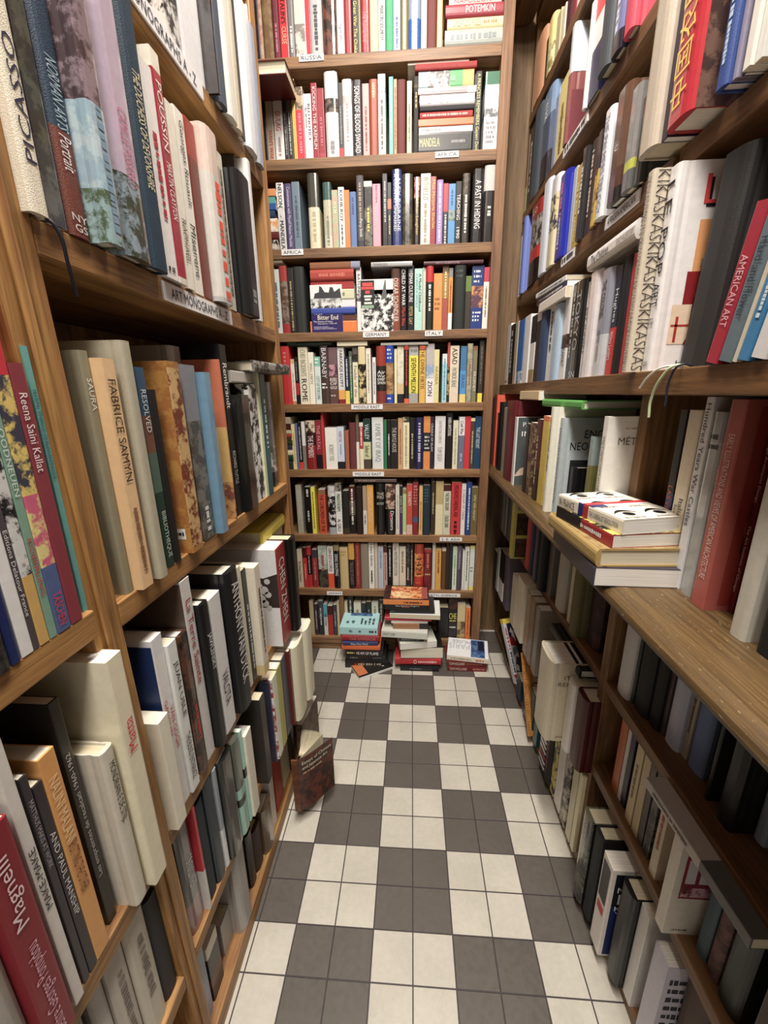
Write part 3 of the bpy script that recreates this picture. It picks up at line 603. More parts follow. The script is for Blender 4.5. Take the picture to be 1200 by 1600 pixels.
BOOKS = '''@RUSSIA B 25.2
*-6.14 13.10 0.323 2.11 1.44 p 4a2238+22161e
--5.81 13.10 0.121 2.01 1.36 p c9a58f+b08a7a
*-5.67 13.05 0.372 1.99 1.35 h 8a7350+7a6038
--5.27 13.05 0.213 2.12 1.44 h 7a3048|#;c08090;.5;.9
*-5.04 13.10 0.299 2.00 1.36 p d02a3c|STALIN'S;2a1018;.45;.05|CURSE;e8b090;.75;.5
*-4.72 13.05 0.229 1.90 1.29 h 7c7a7c|#;dddddd;.5;.9
*-4.48 13.10 0.403 2.11 1.43 p cfc8bc:.5,c9c2b8+8a8580
--4.07 13.10 0.161 2.12 1.44 p d8384e
*-3.90 13.05 0.455 1.85 1.26 h b5b3b5|#;555560;.2;.9
*-3.42 13.05 0.503 1.91 1.30 hf 4a3a34+7a5548
*-2.91 13.05 0.264 1.80 1.22 h e0dadc|Spirals;7a7a88;.5;.75
*-2.64 13.05 0.284 1.94 1.32 h 99323f
--2.34 13.10 0.209 1.99 1.35 p 1e1614|The Great War The Cheka;e8dc70;.05;.95
--2.12 13.10 0.075 1.98 1.34 p 8a8a60
*-2.03 13.05 0.319 1.75 1.19 hf a03448|The Romanovs;e09090;.3;.8
*-1.70 13.05 0.298 1.77 1.21 h e0c9a0
*-1.39 13.10 0.245 1.75 1.19 p dcdad6|MARTIN SIXSMITH;44444a;.2;.75
*-1.12 13.05 0.267 1.79 1.21 h 52a880
*-0.85 13.10 0.258 1.77 1.21 p 92a0d0|#;6070a8;.4;.9
*-0.58 13.05 0.268 1.88 1.28 h 847a40
*-0.30 13.05 0.445 1.64 1.12 hf 8899b0:.45,2f6cb0|#;bcd8f0;.3;.8
-0.16 13.10 0.197 1.66 1.13 p e8dfe0
*0.36 13.05 0.353 1.76 1.19 h 7d443e
-0.73 13.10 0.191 1.71 1.17 p d9a560
@UNTITLED B 22.05
*-6.14 13.10 0.327 2.05 1.39 p 241c1c
*-5.81 13.10 0.264 2.07 1.41 p b0a08c|IVAN'S WAR;c43a34;.5;.95
*-5.51 13.10 0.348 2.05 1.40 p e2dedc|GULAG;d23c34;.2;.5|#;a09894;.6;.9
--5.15 13.10 0.153 2.20 1.49 p 55524e+3a3834|#;999999;.3;.9
--4.99 13.10 0.177 2.27 1.55 p 6a6862:.3,3e3c38|#;aaaaaa;.3;.9
--4.78 13.10 0.135 2.61 1.77 p c8a850
*-4.64 13.10 0.305 2.36 1.60 p 6a5a48+b09a80:.3,cc3a4e|#;e08090;.35;.9
*-4.32 13.10 0.300 2.13 1.45 p ece6e6|RED NOTICE;50484c;.15;.7|BILL BROWDER;777777;.2;.5
*-4.01 13.10 0.223 2.45 1.66 p 9a3448|KICKING THE KREMLIN;f0dcdc;.05;.85
*-3.78 13.10 0.254 2.28 1.55 p 9c3848:.9,a8485a|#;c07080;.4;.8
*-3.47 13.05 0.500 2.70 1.85 hf d8dadc:.3,3c3836+7a706a:.46,ccced0|#;888890;.8;.95
--2.96 13.10 0.147 2.41 1.64 p 4a464c:.85,d83440|#;999999;.3;.8
*-2.79 13.05 0.353 2.45 1.67 hf e4dcdc:.2,d0b4b4:.3,dcd8d8|#;a89a9a;.3;.8
*-2.41 13.05 0.351 2.41 1.64 hf 4c484e|SONGS OF BLOOD SWORD;f0f0f0;.08;.95
*-2.04 13.10 0.250 2.33 1.58 p dc9c98|#;a06060;.3;.9
*-1.77 13.05 0.323 2.40 1.63 h a0583e|#;e0b090;.05;.25
*-1.44 13.10 0.277 2.59 1.76 p e6e4e0:.1,8a8680+dddddd:.22,e6e4e0|#;777777;.3;.9
--1.03 13.10 0.161 2.49 1.69 p 4cb8a0|#;c0f0e0;.1;.8
--0.85 13.10 0.118 2.41 1.64 p c08a60|#;8a4030;.1;.9
*-0.72 13.05 0.316 2.34 1.59 h 7c4244
*-0.35 13.10 0.186 2.33 1.59 p b8c090|#;708050;.3;.8
*-0.10 13.05 0.190 2.41 1.64 h 4a4440:.1,6a5c48:.14,3e3a38|#;b0a070;.2;.4
*2.16 13.10 0.276 2.49 1.69 p 22242e|A PRINCESS REMEMBERS Gayatri Devi;e8dc90;.03;.97
*2.56 13.10 0.550 2.46 1.67 p 3c7a62:.16,e4e6e8:.45,70747a+cccccc:.56,e4e6e8|#;888888;.6;.9;H
@AFRICA B 18.95
*-5.61 13.10 0.281 2.41 1.64 p d8d6d6:.35,55555a+cccccc:.5,c0c0c2|NELSON;222226;.02;.35|MANDELA;222226;.55;.97
*-5.27 13.05 0.279 2.34 1.59 h 5a5074|Conversations with Myself Nelson Mandela;c8c0dc;.05;.95
*-4.98 13.10 0.307 2.42 1.64 p 748490|#;5c6a78;.2;.8
*-4.32 13.05 0.447 2.64 1.79 hf 56564e:.44,d8ccac|#;b0a484;.5;.9
*-3.71 13.05 0.329 2.32 1.58 hf 4a6a68:.26,b8b49c:.8,c8c4b0|#;88887a;.5;.95
--3.37 13.10 0.241 2.08 1.41 p a8b090+c0a090|#;d0d8b8;.2;.4
--3.10 13.10 0.231 2.17 1.47 p ecece8|KOFIR ROY;333340;.05;.55|#;666670;.6;.95
--2.86 13.10 0.204 2.06 1.40 p e88434
*-2.64 13.05 0.265 1.96 1.33 h 6c84b0|#;4a6090;.1;.4
*-2.35 13.05 0.277 2.50 1.70 h 666264:.9,56525a|#;a89888;.1;.6|Percy Smith;ececec;.6;.85
*-2.06 13.10 0.321 2.33 1.58 p d0cec0:.08,77756a+2c2a28|#;d8c850;.4;.75
*-1.72 13.10 0.316 2.22 1.51 p e896a8|#;b06078;.02;.3|ELIZABETH;f4c0cc;.2;.7
*-1.32 13.10 0.197 2.55 1.73 p 2c3840:.12,20242c|#;c0c0c0;.1;.65
--1.12 13.10 0.154 2.25 1.53 p 2c2c34:.25,f07440:.4,26262e|#;d0c070;.5;.8
*-0.92 13.05 0.374 2.64 1.79 hf 3c4c80|ALEX BORAINE;d8dce8;.05;.85|A COUNTRY UNMASKED;ffffff;.06;.8
*-0.52 13.05 0.403 2.47 1.68 hf 5c584e:.2,6a6658+4a4640|#;e8e4d0;.2;.36
*-0.06 13.05 0.238 2.36 1.61 hf 844038+c09080:.3,3c2e26|African Laughter;d8b060;.3;.85
*0.21 13.10 0.381 2.49 1.69 p e4e0ca|BUTHELEZI;a09c88;.05;.35|#;a09c88;.4;.95
*0.59 13.10 0.224 2.38 1.62 p 983640|Miss Marjorie Sharlak;ecd050;.05;.75
*0.84 13.05 0.245 2.23 1.52 h a890c8|#;e0d8f0;.05;.95
-1.10 13.10 0.202 2.13 1.45 p c03444:.45,2a2a30|#;e8e8e8;.5;.98
*1.31 13.10 0.271 2.11 1.44 p 5a94c8:.42,5a6a70+8a9a9a:.6,5a94c8|#;3070a0;.1;.35
*1.59 13.10 0.227 2.18 1.48 p 2a2a2e|TEACHING;e8e8e8;.2;.6|1990;f4f4f4;.72;.9
*1.84 13.05 0.290 2.40 1.63 hf 6a6256+4a4238:.3,4c463c|#;e0e0d8;.3;.85
*2.24 13.05 0.399 2.53 1.72 hf 2c2a2e:.07,3a383c|A PAST IN HIDING;ececec;.15;.8
*2.67 13.05 0.444 2.62 1.78 hf bcbcb8:.32,2c282a|#;d8d0c0;.52;.66
@GERMANY B 15.75
*-6.09 13.10 0.334 2.53 1.72 p c4ccc8|#;50788a;.2;.9
*-5.73 13.05 0.323 2.63 1.79 h a04440:.22,8a7c70+6a5048:.85,a03c3e
*-5.40 13.10 0.243 2.57 1.75 p 3e3c38|#;a89878;.2;.95
*-5.14 13.05 0.472 2.57 1.74 h 363a38
--2.46 13.10 0.200 2.50 1.70 p dcdcdc:.4,5a4a50+bbbbbb:.52,d8d8d8|RATLINE;333338;.1;.4
*-0.98 13.05 0.366 2.39 1.62 h 5c3c2c:.15,8a5238|OSKAR SCHINDLER;e8d8c8;.15;.85
*-0.60 13.10 0.247 2.63 1.79 pf 1e1c1e|CHILD AT WAR;f4f4f4;.1;.62|Mark Bles;d83c48;.65;.92
*-0.30 13.10 0.265 2.50 1.70 pf 262426|WEIMAR CULTURE;f0f0f0;.05;.55|PETER GAY;c8a878;.62;.9
*-0.01 13.10 0.328 2.38 1.62 p a8d8cc|A Model Childhood;2c4a4c;.08;.68|CHRISTA WOLF;78a8b8;.05;.65
-0.33 13.10 0.123 2.41 1.64 p c8c4b0
*0.47 13.05 0.299 2.50 1.70 hf c03434:.26,2e3830|#;e8e8e8;.3;.7
*0.79 13.10 0.354 2.18 1.48 p dc9450|#;a06030;.4;.65;H
*1.15 13.10 0.249 2.48 1.68 p 7a6038:.12,a08048:.5,a45c50|#;f0d890;.1;.5
-1.41 13.10 0.163 2.37 1.61 p 8a8888:.15,e0983c:.72,e4e8ec|#;a05020;.2;.7
*1.63 13.05 0.476 2.43 1.65 h 2e3634|#;556060;.05;.2;H
-2.11 13.10 0.241 2.05 1.39 p 6c8444:.28,4e4838
*2.36 13.10 0.479 2.42 1.64 p 2c4a80:.31,d8925c+6a4a60:.65,2c4a88|#;dce4f4;.05;.28;H|#;dce4f4;.7;.88;H
-2.85 13.10 0.215 2.35 1.60 p c04460:.23,ece4d4|#;907c70;.3;.8
@MIDDLEEAST B 12.75
*-5.94 13.05 0.401 2.48 1.69 h c2363a|#;d88080;.1;.4
--5.53 13.10 0.168 1.95 1.33 p d8a884:.1,ecdcd0:.93,c08a60|#;b0a098;.3;.9
--5.35 13.10 0.147 2.04 1.39 p 2a2628:.55,b02c3c:.8,2a2628|#;888888;.1;.5
*-5.16 13.10 0.420 2.45 1.67 p dcd4b8|CHIEF INCIDENTS;a09c80;.05;.5|ROME;3a3830;.55;.95
--4.72 13.10 0.239 2.22 1.51 p ece4cc|SMALL EARTH;a09070;.2;.6
--4.45 13.10 0.264 2.03 1.38 p 7cb8a4:.2,c8dcd4|#;e8f4f0;.02;.16;H|CITY OF FORTUNE;6a9090;.4;.9
*-4.17 13.05 0.362 2.47 1.68 hf 4c4240:.06,5a4a46|BARNABY;c8c8d8;.04;.55|#;e8e0e0;.62;.74;H
*-3.80 13.10 0.370 2.40 1.63 p 7a6468:.3,b88c94+5a3c50:.5,6c5250|RIVERS;f0e8e8;.53;.6;H|OF;f0e8e8;.61;.66;H|GOLD;f0e8e8;.68;.73;H|#;c8b8b8;.8;.9;H
*-3.40 13.10 0.291 2.41 1.64 p cfcfcf:.75,e8a050:.92,8a2c2c|FAROUQS EGYPT;1e1e22;.06;.7
--3.09 13.10 0.187 2.00 1.36 p 26304c:.72,ecc860|#;c8d4e8;.05;.65
--2.89 13.10 0.141 2.23 1.52 p 5c6a60:.5,3c6848|#;b8c8a8;.1;.9
--2.73 13.10 0.228 2.39 1.62 pf 6a6460+3a3634:.26,e8dcb8|Fields of the;907c60;.3;.9
*-2.47 13.05 0.317 2.40 1.63 hf e0cc9c:.3,d8c08c+2a2420
--2.13 13.10 0.206 2.34 1.59 p e8e0cc|#;a8a08c;.1;.8
--1.85 13.10 0.144 1.96 1.33 p eceaea|#;888888;.1;.8
*-1.66 13.05 0.409 2.41 1.64 hf 9c4030:.34,3c2c28:.78,8a4030|Air;f0f0e8;.42;.48;H|War;f0f0e8;.49;.54;H|over;f0f0e8;.55;.6;H|SPAIN;f0f0e8;.61;.66;H
*-1.24 13.05 0.328 2.45 1.67 hf 2c58a8:.3,b0926c+8a6c48:.84,2c58b0|#;c0d0f0;.05;.25;H|#;d0dcf4;.88;.95;H
--0.88 13.10 0.117 2.29 1.56 p e8d8a8
*-0.75 13.10 0.285 2.46 1.68 p c0bca4+e0d8bc:.66,d8b488:.84,2a2a38
--0.45 13.05 0.211 2.43 1.66 h a84838:.08,2e2624:.92,f06c2c|#;c84848;.1;.7
*-0.23 13.10 0.400 2.44 1.66 p a8a8a4:.18,ecdc38:.83,a0a09c|TOM SEGEV;3a3a30;.05;.15;H|SEVENTH MILLION;222218;.22;.82
*0.21 13.05 0.291 2.39 1.63 hf b4603c:.08,e8b050|THE DIVINE FIRTIS;4a3018;.05;.75
*0.52 13.10 0.351 2.47 1.68 p b0acac:.35,8ca0c0+c8c8d0:.58,e8e4e4|ZION;3c3c40;.62;.88
-0.87 13.10 0.218 2.23 1.51 p dcd090|ARABIA;a09050;.3;.65
-1.23 13.10 0.200 2.05 1.39 p d4e0e4:.2,9ccce0|#;3c98b8;.1;.95
-1.45 13.10 0.102 2.51 1.71 p b05c4c:.4,b09060+40302a
*1.56 13.10 0.382 2.37 1.61 p e0ccb0|ASAD;2c2824;.04;.32|PATRICK SEALE;6a8478;.38;.72
-2.01 13.10 0.263 2.35 1.59 p 4c7ca4:.43,5494d0:.85,e8cc80|ISRAEL;3c6ca0;.5;.75
-2.29 13.05 0.228 2.44 1.66 hf 94907c+a8a490|#;a06050;.3;.7
-2.54 13.10 0.186 2.34 1.59 p 8a6c50:.08,84806c|PROPHET;e0e0cc;.45;.8
-2.81 13.10 0.190 2.57 1.75 p 4c4640:.85,ecd830|#;7a746c;.1;.7
@MIDDLEEASTLOWER B 9.75
--5.70 13.10 0.145 2.11 1.44 p e0d488|#;b0a050;.2;.9
--5.55 13.10 0.124 2.13 1.45 p 74749c
--5.41 13.10 0.163 2.20 1.50 p 2a2828:.85,d84838|#;b8b8b0;.1;.8
--5.23 13.10 0.154 2.22 1.51 p dcdcd8:.5,888078|#;eeeeee;.1;.5
*-5.02 13.05 0.437 2.27 1.54 hf c8b49c+4a3c38:.24,4a2428:.5,8c2828|THE BOMBERS;e8d0d0;.3;.75
--4.57 13.10 0.262 2.27 1.54 p 8c2c40:.7,1e1c1e|THE FATAL;d89098;.1;.6
--4.29 13.10 0.118 2.70 1.86 p b84038
*-4.13 13.10 0.544 1.93 1.31 p eae6dc|ROBERT FISK;a8a49c;.4;.8
--3.58 13.10 0.334 1.96 1.33 p bccce4:.82,2e2e34|ROBERT FISK;b08490;.1;.35|THE WAR ON THE FRONTIER;3c5470;.4;.65
--3.21 13.05 0.194 1.79 1.22 h a06850
--2.98 13.05 0.302 2.16 1.47 h 743c40
--2.67 13.10 0.128 2.54 1.73 p 706658:.5,dcd8c4
--2.52 13.10 0.177 2.15 1.47 p e0cccc:.08,b04c50:.56,e8d8b4|#;ffffff;.1;.5
*-2.34 13.10 0.344 2.31 1.57 p 284c44:.45,c0c498:.8,5c544c|VALLEY;d8e4e0;.1;.4|Sultan of;4a5440;.52;.75
*-1.93 13.10 0.515 2.38 1.62 p d4d8d8|FAMILY OF IRAQ;9aa0a4;.12;.85
--1.39 13.10 0.141 2.27 1.54 p 2c7c58
--1.23 13.10 0.154 2.26 1.54 p 2c2426|#;f0f0f0;.28;.72
*-1.07 13.10 0.341 2.26 1.54 p 302c2c|THE BAYLE HOUSE;c0b8ac;.15;.65
--0.72 13.10 0.204 2.34 1.59 p c89c78|#;a06c48;.2;.9
--0.50 13.10 0.293 2.38 1.62 p d8cc9c+5a5440:.1,e8dcb0|#;b0a47c;.15;.95
--0.19 13.10 0.242 2.34 1.59 p 26262a|#;b0a890;.3;.8
*0.07 13.05 0.368 2.36 1.61 hf 34305c|#;b0b0d0;.1;.85
-0.45 13.10 0.300 2.40 1.63 p e08c44:.3,3c3a38:.66,e08c44|#;cccccc;.35;.63;H
-0.75 13.10 0.169 2.37 1.61 p 3c3048|CRADLE OF ISLAM;c8c4d4;.12;.65
*0.97 13.10 0.463 2.41 1.64 p e0dedc|ONE PALESTINE COMPLETE;9c9894;.08;.5|TOM SEGEV;9c9894;.57;.85
-1.48 13.10 0.285 2.55 1.73 p 221e20|KAREN ARMSTRONG;f0ece0;.08;.4
-1.79 13.10 0.230 2.21 1.50 p dcd4b4|#;b0a888;.15;.9
-2.05 13.10 0.259 2.37 1.61 p e4e4e8:.35,74788c|Civil War;3c3c48;.08;.33|#;b0b4c4;.7;.85
-2.32 13.10 0.250 2.38 1.62 p cc3444
-2.58 13.10 0.179 2.31 1.57 p e8d8a0:.06,56504c|#;c0b478;.25;.9
-2.77 13.10 0.283 2.38 1.62 p 205070|THE LAST RESORT;c4dcec;.2;.6
@SEASIA B 6.5
--5.72 13.10 0.281 2.45 1.67 p a8a494|YOUNG LAWRENCE;e0e0cc;.1;.7
--5.29 13.10 0.289 2.37 1.61 p 1e1c1e|#;e0dcd0;.05;.2|#;c8c8c0;.5;.75
--4.98 13.10 0.194 2.36 1.61 p ecdc34|#;8a8020;.1;.9
--4.62 13.10 0.344 2.24 1.53 p 8c6c50:.1,c05c3c|THE CHILDREN OF THE;5c2418;.1;.95
--4.13 13.05 0.342 2.42 1.65 hf d0d0d0+b0b0b0:.2,24242a+c8c8c8:.85,9ca0a8
--3.78 13.10 0.299 2.54 1.73 p 4c4844+8a8680:.15,c8ccc0:.5,e4dcd8|MANTHORPE;405c50;.2;.55|AL GALLI;2a2a2a;.7;.95
--3.45 13.05 0.340 2.19 1.49 h 2a201c:.85,4c4030
--3.10 13.10 0.277 2.41 1.64 p 5c2c28:.3,6a6058:.6,2a2624|#;dcd4cc;.05;.8
--2.78 13.05 0.309 2.38 1.62 h 3a2a20
--2.44 13.10 0.182 2.42 1.64 p a49484:.5,d4ccc4|#;3a3a3a;.6;.8
--2.24 13.10 0.313 2.47 1.68 p e4a050|WILLIAM CALHOUN;f8d0a0;.15;.75
*-1.78 13.05 0.400 2.57 1.75 hf 1e1e20|THE;c0bcb0;.17;.22;H|WORLD;c0bcb0;.23;.29;H|OF SPORT;b0bcb0;.35;.42;H
*-1.34 13.05 0.462 2.54 1.73 hf c0a090+5a4438:.48,1e1c1e|Dictators;f4f4f4;.52;.9|#;d03030;.55;.7
--0.85 13.10 0.180 2.48 1.69 p d0ccbc|#;a0a098;.2;.9
--0.66 13.10 0.138 2.42 1.64 p 3a3440:.4,5c3c70|INSIDE OUT;d8d8d0;.2;.55
--0.51 13.10 0.172 2.27 1.55 p 8c8458:.1,a8c880:.95,dcd0b4
--0.32 13.10 0.276 2.50 1.70 p c45444:.8,d8a8a0|THE PARTY;f0dcd4;.13;.42
--0.03 13.05 0.262 2.63 1.79 h 8a3038:.65,4c6484:.75,8c2c34|#;c87878;.05;.6;H
-0.28 13.10 0.167 2.40 1.63 p dcac70|#;a87840;.3;.9
*0.46 13.05 0.353 2.47 1.68 h 26404c|#;486878;.05;.35;H
-0.85 13.10 0.191 2.63 1.79 p 4c3c28|#;b8a888;.2;.6
*1.07 13.10 0.360 2.65 1.80 p b8a478:.42,e0d0a4
-1.44 13.10 0.343 2.48 1.69 p 5c2c28:.12,c4c4ac|THE DEVIL SOLDIER;2c3028;.15;.5|CALEB CARR;3c3c34;.6;.85
*1.81 13.10 0.453 2.60 1.76 p cc3844|MISUNDERSTANDING ASIA;5c1c24;.05;.65|#;3c1418;.73;.98
-2.29 13.10 0.197 2.53 1.72 p e4dcd4|A DREAM OF CHINA;88847c;.1;.7
-2.51 13.05 0.246 2.62 1.78 h 2c4a88|#;c8d8f0;.1;.9
-2.76 13.10 0.306 2.36 1.61 p 786c44|why visit macau?;d8d0a4;.15;.68
@JAPAN B 3.55
--5.89 13.10 0.248 2.08 1.41 p d8ccac|The Chinese Chameleon;6a6450;.3;.85
--5.60 13.10 0.202 2.18 1.48 p 5c2428:.25,c8303c|#;e8a8a0;.4;.8
--5.38 13.10 0.202 2.22 1.51 p c0303c:.2,2a2224:.68,bc3034|#;c0a098;.22;.65
--5.13 13.10 0.269 2.07 1.41 p 4a4c50:.2,943c3c|#;c88080;.25;.8
--4.80 13.10 0.438 2.26 1.53 p b4bcb0+98a49c:.55,3c3834+5a5848|#;a06058;.2;.6
--4.33 13.10 0.299 2.25 1.53 p e4dcd4:.65,e05c34|CHINA BODY & COMPLEX;5c2c28;.02;.6
--3.99 13.05 0.266 2.35 1.60 hf 8c8468:.12,222428|DENG XIAOPING;e0e4e8;.2;.7
--3.70 13.05 0.430 2.22 1.51 h c4aa7c|#;a08c5c;.05;.2;H
--3.24 13.05 0.292 2.47 1.68 hf cc9c48:.35,34282a|TREASURE ON EARTH;8a7c78;.4;.9
--2.92 13.05 0.278 2.50 1.70 h 8c3c34|#;b07064;.05;.9
--2.62 13.05 0.387 2.46 1.67 h 8c8478
--2.22 13.10 0.273 2.50 1.70 p e8e8dc|a Japo Sabran;2c2c2c;.02;.5|#;555555;.6;.9
--1.92 13.10 0.145 2.49 1.69 p c8b8a8
--1.75 13.10 0.263 2.28 1.55 p acb8c8|#;8090a8;.1;.5
--1.47 13.10 0.175 2.32 1.57 p 5c3830:.15,bc9c98|#;8c5c58;.2;.8
--1.26 13.10 0.206 2.27 1.55 p 201e20|#;c4c8c4;.05;.7
--1.01 13.10 0.306 2.49 1.70 p d0ccc0|China WAITING REVOLUTION;7c7870;.05;.7
--0.68 13.10 0.322 2.29 1.56 p cdc4b0|#;8c8470;.1;.6
--0.33 13.10 0.174 2.35 1.60 p 6c6460+3a3634|#;cccccc;.5;.8
--0.14 13.10 0.165 2.39 1.62 p 2c282a|#;b8b4a8;.1;.9
*0.08 13.05 0.446 2.48 1.69 hf 9c4428:.2,dc9850+c05c30:.7,b03428|1421;241410;.3;.66|#;e07050;.8;.95;H
-0.55 13.05 0.380 2.18 1.48 hf 9c4038:.05,7c2830|#;c07870;.1;.45|#;c8a890;.55;.65;H
-0.97 13.10 0.151 2.57 1.75 p c8bcac
-1.14 13.10 0.267 2.19 1.49 p dc9c40|#;8c5c20;.05;.6
-1.44 13.10 0.198 2.22 1.51 p c8bca8:.06,6c5430
-1.65 13.10 0.155 2.40 1.63 p 4c2428
-1.81 13.10 0.155 2.38 1.62 p 2c3c3c
-1.98 13.10 0.206 2.33 1.59 p bcd0b8:.5,dce0cc|#;8a9a80;.2;.9
-2.19 13.05 0.222 2.36 1.60 hf 68606c:.52,5c5464|#;a098a8;.1;.5
-2.46 13.10 0.107 2.12 1.44 p e0dcd0
-2.58 13.10 0.209 2.33 1.58 p dce0d4|#;6a7468;.1;.8
-2.82 13.10 0.222 2.39 1.62 p e8d884:.07,ccd8cc:.92,e8d868|#;7c8c84;.45;.6;H
@BOTTOMLEFT B 0.75
--5.44 13.10 0.209 1.98 1.35 p b8a884
--5.18 13.10 0.172 1.82 1.24 p 50404c|#;c0b0b0;.2;.8
--4.97 13.10 0.261 2.00 1.36 p 5c6064+44484c:.5,3c4048|#;c8ccd0;.2;.7
--4.69 13.10 0.198 1.81 1.23 p 5ca0b0:.4,c4ccc8|NATIONAL;2c3c40;.3;.7
--4.48 13.10 0.273 1.73 1.17 p 5c2c28:.3,a83430
--4.18 13.10 0.197 1.79 1.22 p 4c5058|#;a8acb4;.2;.7
--3.97 13.10 0.124 1.99 1.35 p c8b88c
@BOTTOMMID B 0.75
--3.56 13.10 0.155 2.00 1.36 p c8b898
--3.38 13.10 0.274 2.22 1.51 p 34302e|#;c0b8a8;.05;.6
--3.07 13.10 0.376 1.96 1.33 p d4ccb0|#;8c8c5c;.2;.8
--2.67 13.10 0.231 1.93 1.32 p 3c3834
--2.41 13.10 0.257 2.00 1.36 p 302e2c|#;888880;.2;.5
--2.13 13.10 0.343 1.98 1.34 p c8c4ac|#;8c8c70;.1;.6
--1.75 13.10 0.240 2.12 1.44 p 44443c|#;aaaaa0;.1;.6
@BOTTOMRIGHT B 0.75
-1.32 13.10 0.527 1.77 1.20 p 2a2a2c
-1.86 13.10 0.435 2.27 1.55 p 5c3830+2a2220:.25,262224|CHE;e8dc50;.35;.5;H|#;d8cc50;.52;.57;H|#;cccccc;.68;.74;H
-2.32 13.10 0.399 2.01 1.37 p ccb88c:.5,b09868+6c5838
-2.75 13.10 0.229 1.80 1.22 p f08030|#;a84818;.1;.9
@L2A L 18.85
*2.25 -4.15 0.477 1.58 1.14 p 3a3836+c8c4c0
*2.77 -4.15 0.806 2.21 1.59 p d8d8dc|#;888888;.1;.3
-3.59 -3.90 0.070 2.59 1.86 hf 3c2c2a+2a2224:.85,3a3434|#;e85040;.3;.5
*3.81 -4.00 0.359 2.24 1.61 h 58626e
*4.20 -4.00 0.461 3.14 2.26 h dcd8cc
*4.67 -4.00 0.314 3.40 2.45 h c4baa4
*4.99 -4.00 0.219 3.40 2.45 p 3c3830
*5.34 -4.05 0.669 2.84 2.05 h dfe6ec
-6.02 -4.15 0.070 3.40 2.45 p d8c848
*6.09 -4.05 0.428 2.83 2.04 h 9ca0ac
-6.53 -4.15 0.070 3.40 2.45 p e4e4e4
@L2B L 15.0
*-1.55 -4.00 0.232 2.13 1.53 h dcd0b8|PICASSO;3a3a58;.2;.88;U
*-1.26 -4.05 0.253 2.55 1.84 pf 2c3230+5a5c50:.7,46484a+6a6c68
*-0.93 -4.10 0.318 2.65 1.91 h 2c4a60:.6,7c4636|NORMAN ARTS;9cb4c0;.35;.6|Portrait;e0dcd8;.62;.75|NY;e0dcd8;.91;.94;H|GS;e0dcd8;.95;.98;H
*-0.61 -3.85 0.299 2.89 2.08 hf 8c7c84+5c4c50:.5,a8bcc4+90a8b8:.8,8ca4a8+5c6c54|#;7c94a8;.5;.95
*-0.15 -3.95 0.537 3.47 2.50 hf b4a4b8:.72,8a9aa4+4c5240|CAMILLE PISSARRO;c07488;.5;.75
*0.40 -3.95 0.431 3.47 2.50 h 1f4658|THE DUCHESS OF DEVONSHIRE;d8ccA0;.3;.7
*0.93 -4.00 0.341 2.83 2.04 p e4e0dc|#;b03444;.3;.7|#;2a2a2a;.94;.96;H
*1.29 -4.00 0.248 3.15 2.27 pf e0d8c4:.08,a42444:.97,e0d8c4|POUSSIN;ecdcd8;.12;.4|MARTIN CLAYTON;ecdcd8;.45;.7
*1.66 -4.05 0.247 2.72 1.96 p e4dcc8|RAPHAEL;6c6858;.6;.85
*2.02 -4.10 0.320 2.84 2.04 p e4e0d0|Georges Rouault;44443c;.05;.5|Miserere;44443c;.6;.9
*2.37 -4.10 0.348 2.88 2.07 p 9c4434:.2,7c4438
*2.73 -4.00 0.619 2.97 2.14 hf d4bcb0:.25,c8c4bc:.97,aaaaaa|#;f45838;.28;.98
-3.35 -4.10 0.070 2.31 1.67 p 2e2628
*3.58 -4.10 0.314 2.96 2.13 p c0bcac|#;787870;.1;.9
*4.08 -3.95 0.795 2.86 2.06 h 26262a|#;888888;.8;.9
-4.88 -4.20 0.070 3.47 2.50 pf 4c4c4c:.2,3c3e38+5c5c50:.85,dcd4c4
-4.96 -4.70 0.070 3.47 2.50 h c8a480
*5.06 -4.00 0.236 3.47 2.50 h d8d8d8
*5.67 -4.45 0.746 3.03 2.18 h 3a302c+2a2422:.8,4a3c34
@L2C L 10.45
*-1.11 -4.15 0.155 3.27 2.35 h 8c8774|SAURA;d8dcd8;.1;.22
*-0.95 -4.00 0.251 3.19 2.30 p e4b488|FABRICE SAMYN;4a3c30;.08;.5|#;8c6c50;.62;.92
*-0.57 -3.98 0.210 3.44 2.48 h a8a290
*-0.15 -4.10 0.211 3.13 2.25 p 3c6078:.22,7c5c4c:.4,5c7468:.6,2e5044|RESOLVED;c8d4d4;.1;.3|BIBLIOTHEQUE;b8ccc0;.7;.95
*0.08 -4.10 0.183 2.82 2.03 h 1e1a1c
*0.51 -4.00 0.358 3.26 2.35 p:gold b08444+a07038:.03,7c4428+c4a070:.97,a87c44
*1.10 -4.10 0.491 3.25 2.34 p 84868c:.3,7c7a74+5c5a54|#;d0d0d0;.8;.95
*1.60 -3.98 0.303 3.14 2.26 hf 7090a8
*2.15 -4.90 0.462 3.68 2.60 hf b4aca0
-2.62 -4.10 0.070 3.44 2.48 p c8785c:.4,e4b070:.75,8c5c50+c89864|#;b04c38;.4;.7
*2.81 -4.15 0.344 3.76 2.60 p 1a1a1c|Rembrandt;f0f0f0;.1;.35|RICHARD TUTTLE;b8b8b8;.6;.8
*3.16 -4.10 0.851 2.73 1.96 hf 262628+3a3c3a:.15,1e2020
*4.20 -4.15 0.552 2.99 2.15 p 1e1c1e+e4e4e4
-4.76 -4.10 0.168 3.28 2.36 p c8cca4
*4.94 -4.10 0.388 3.26 2.35 p 2c6468|#;d0e0d0;.2;.6
*5.89 -4.35 0.562 3.08 2.22 hf 8c8c90:.6,6a6a6c+dcdcdc:.85,2e2e30
@L2D L 6.2
*-1.26 -3.95 0.266 2.15 1.55 p e4dcc4
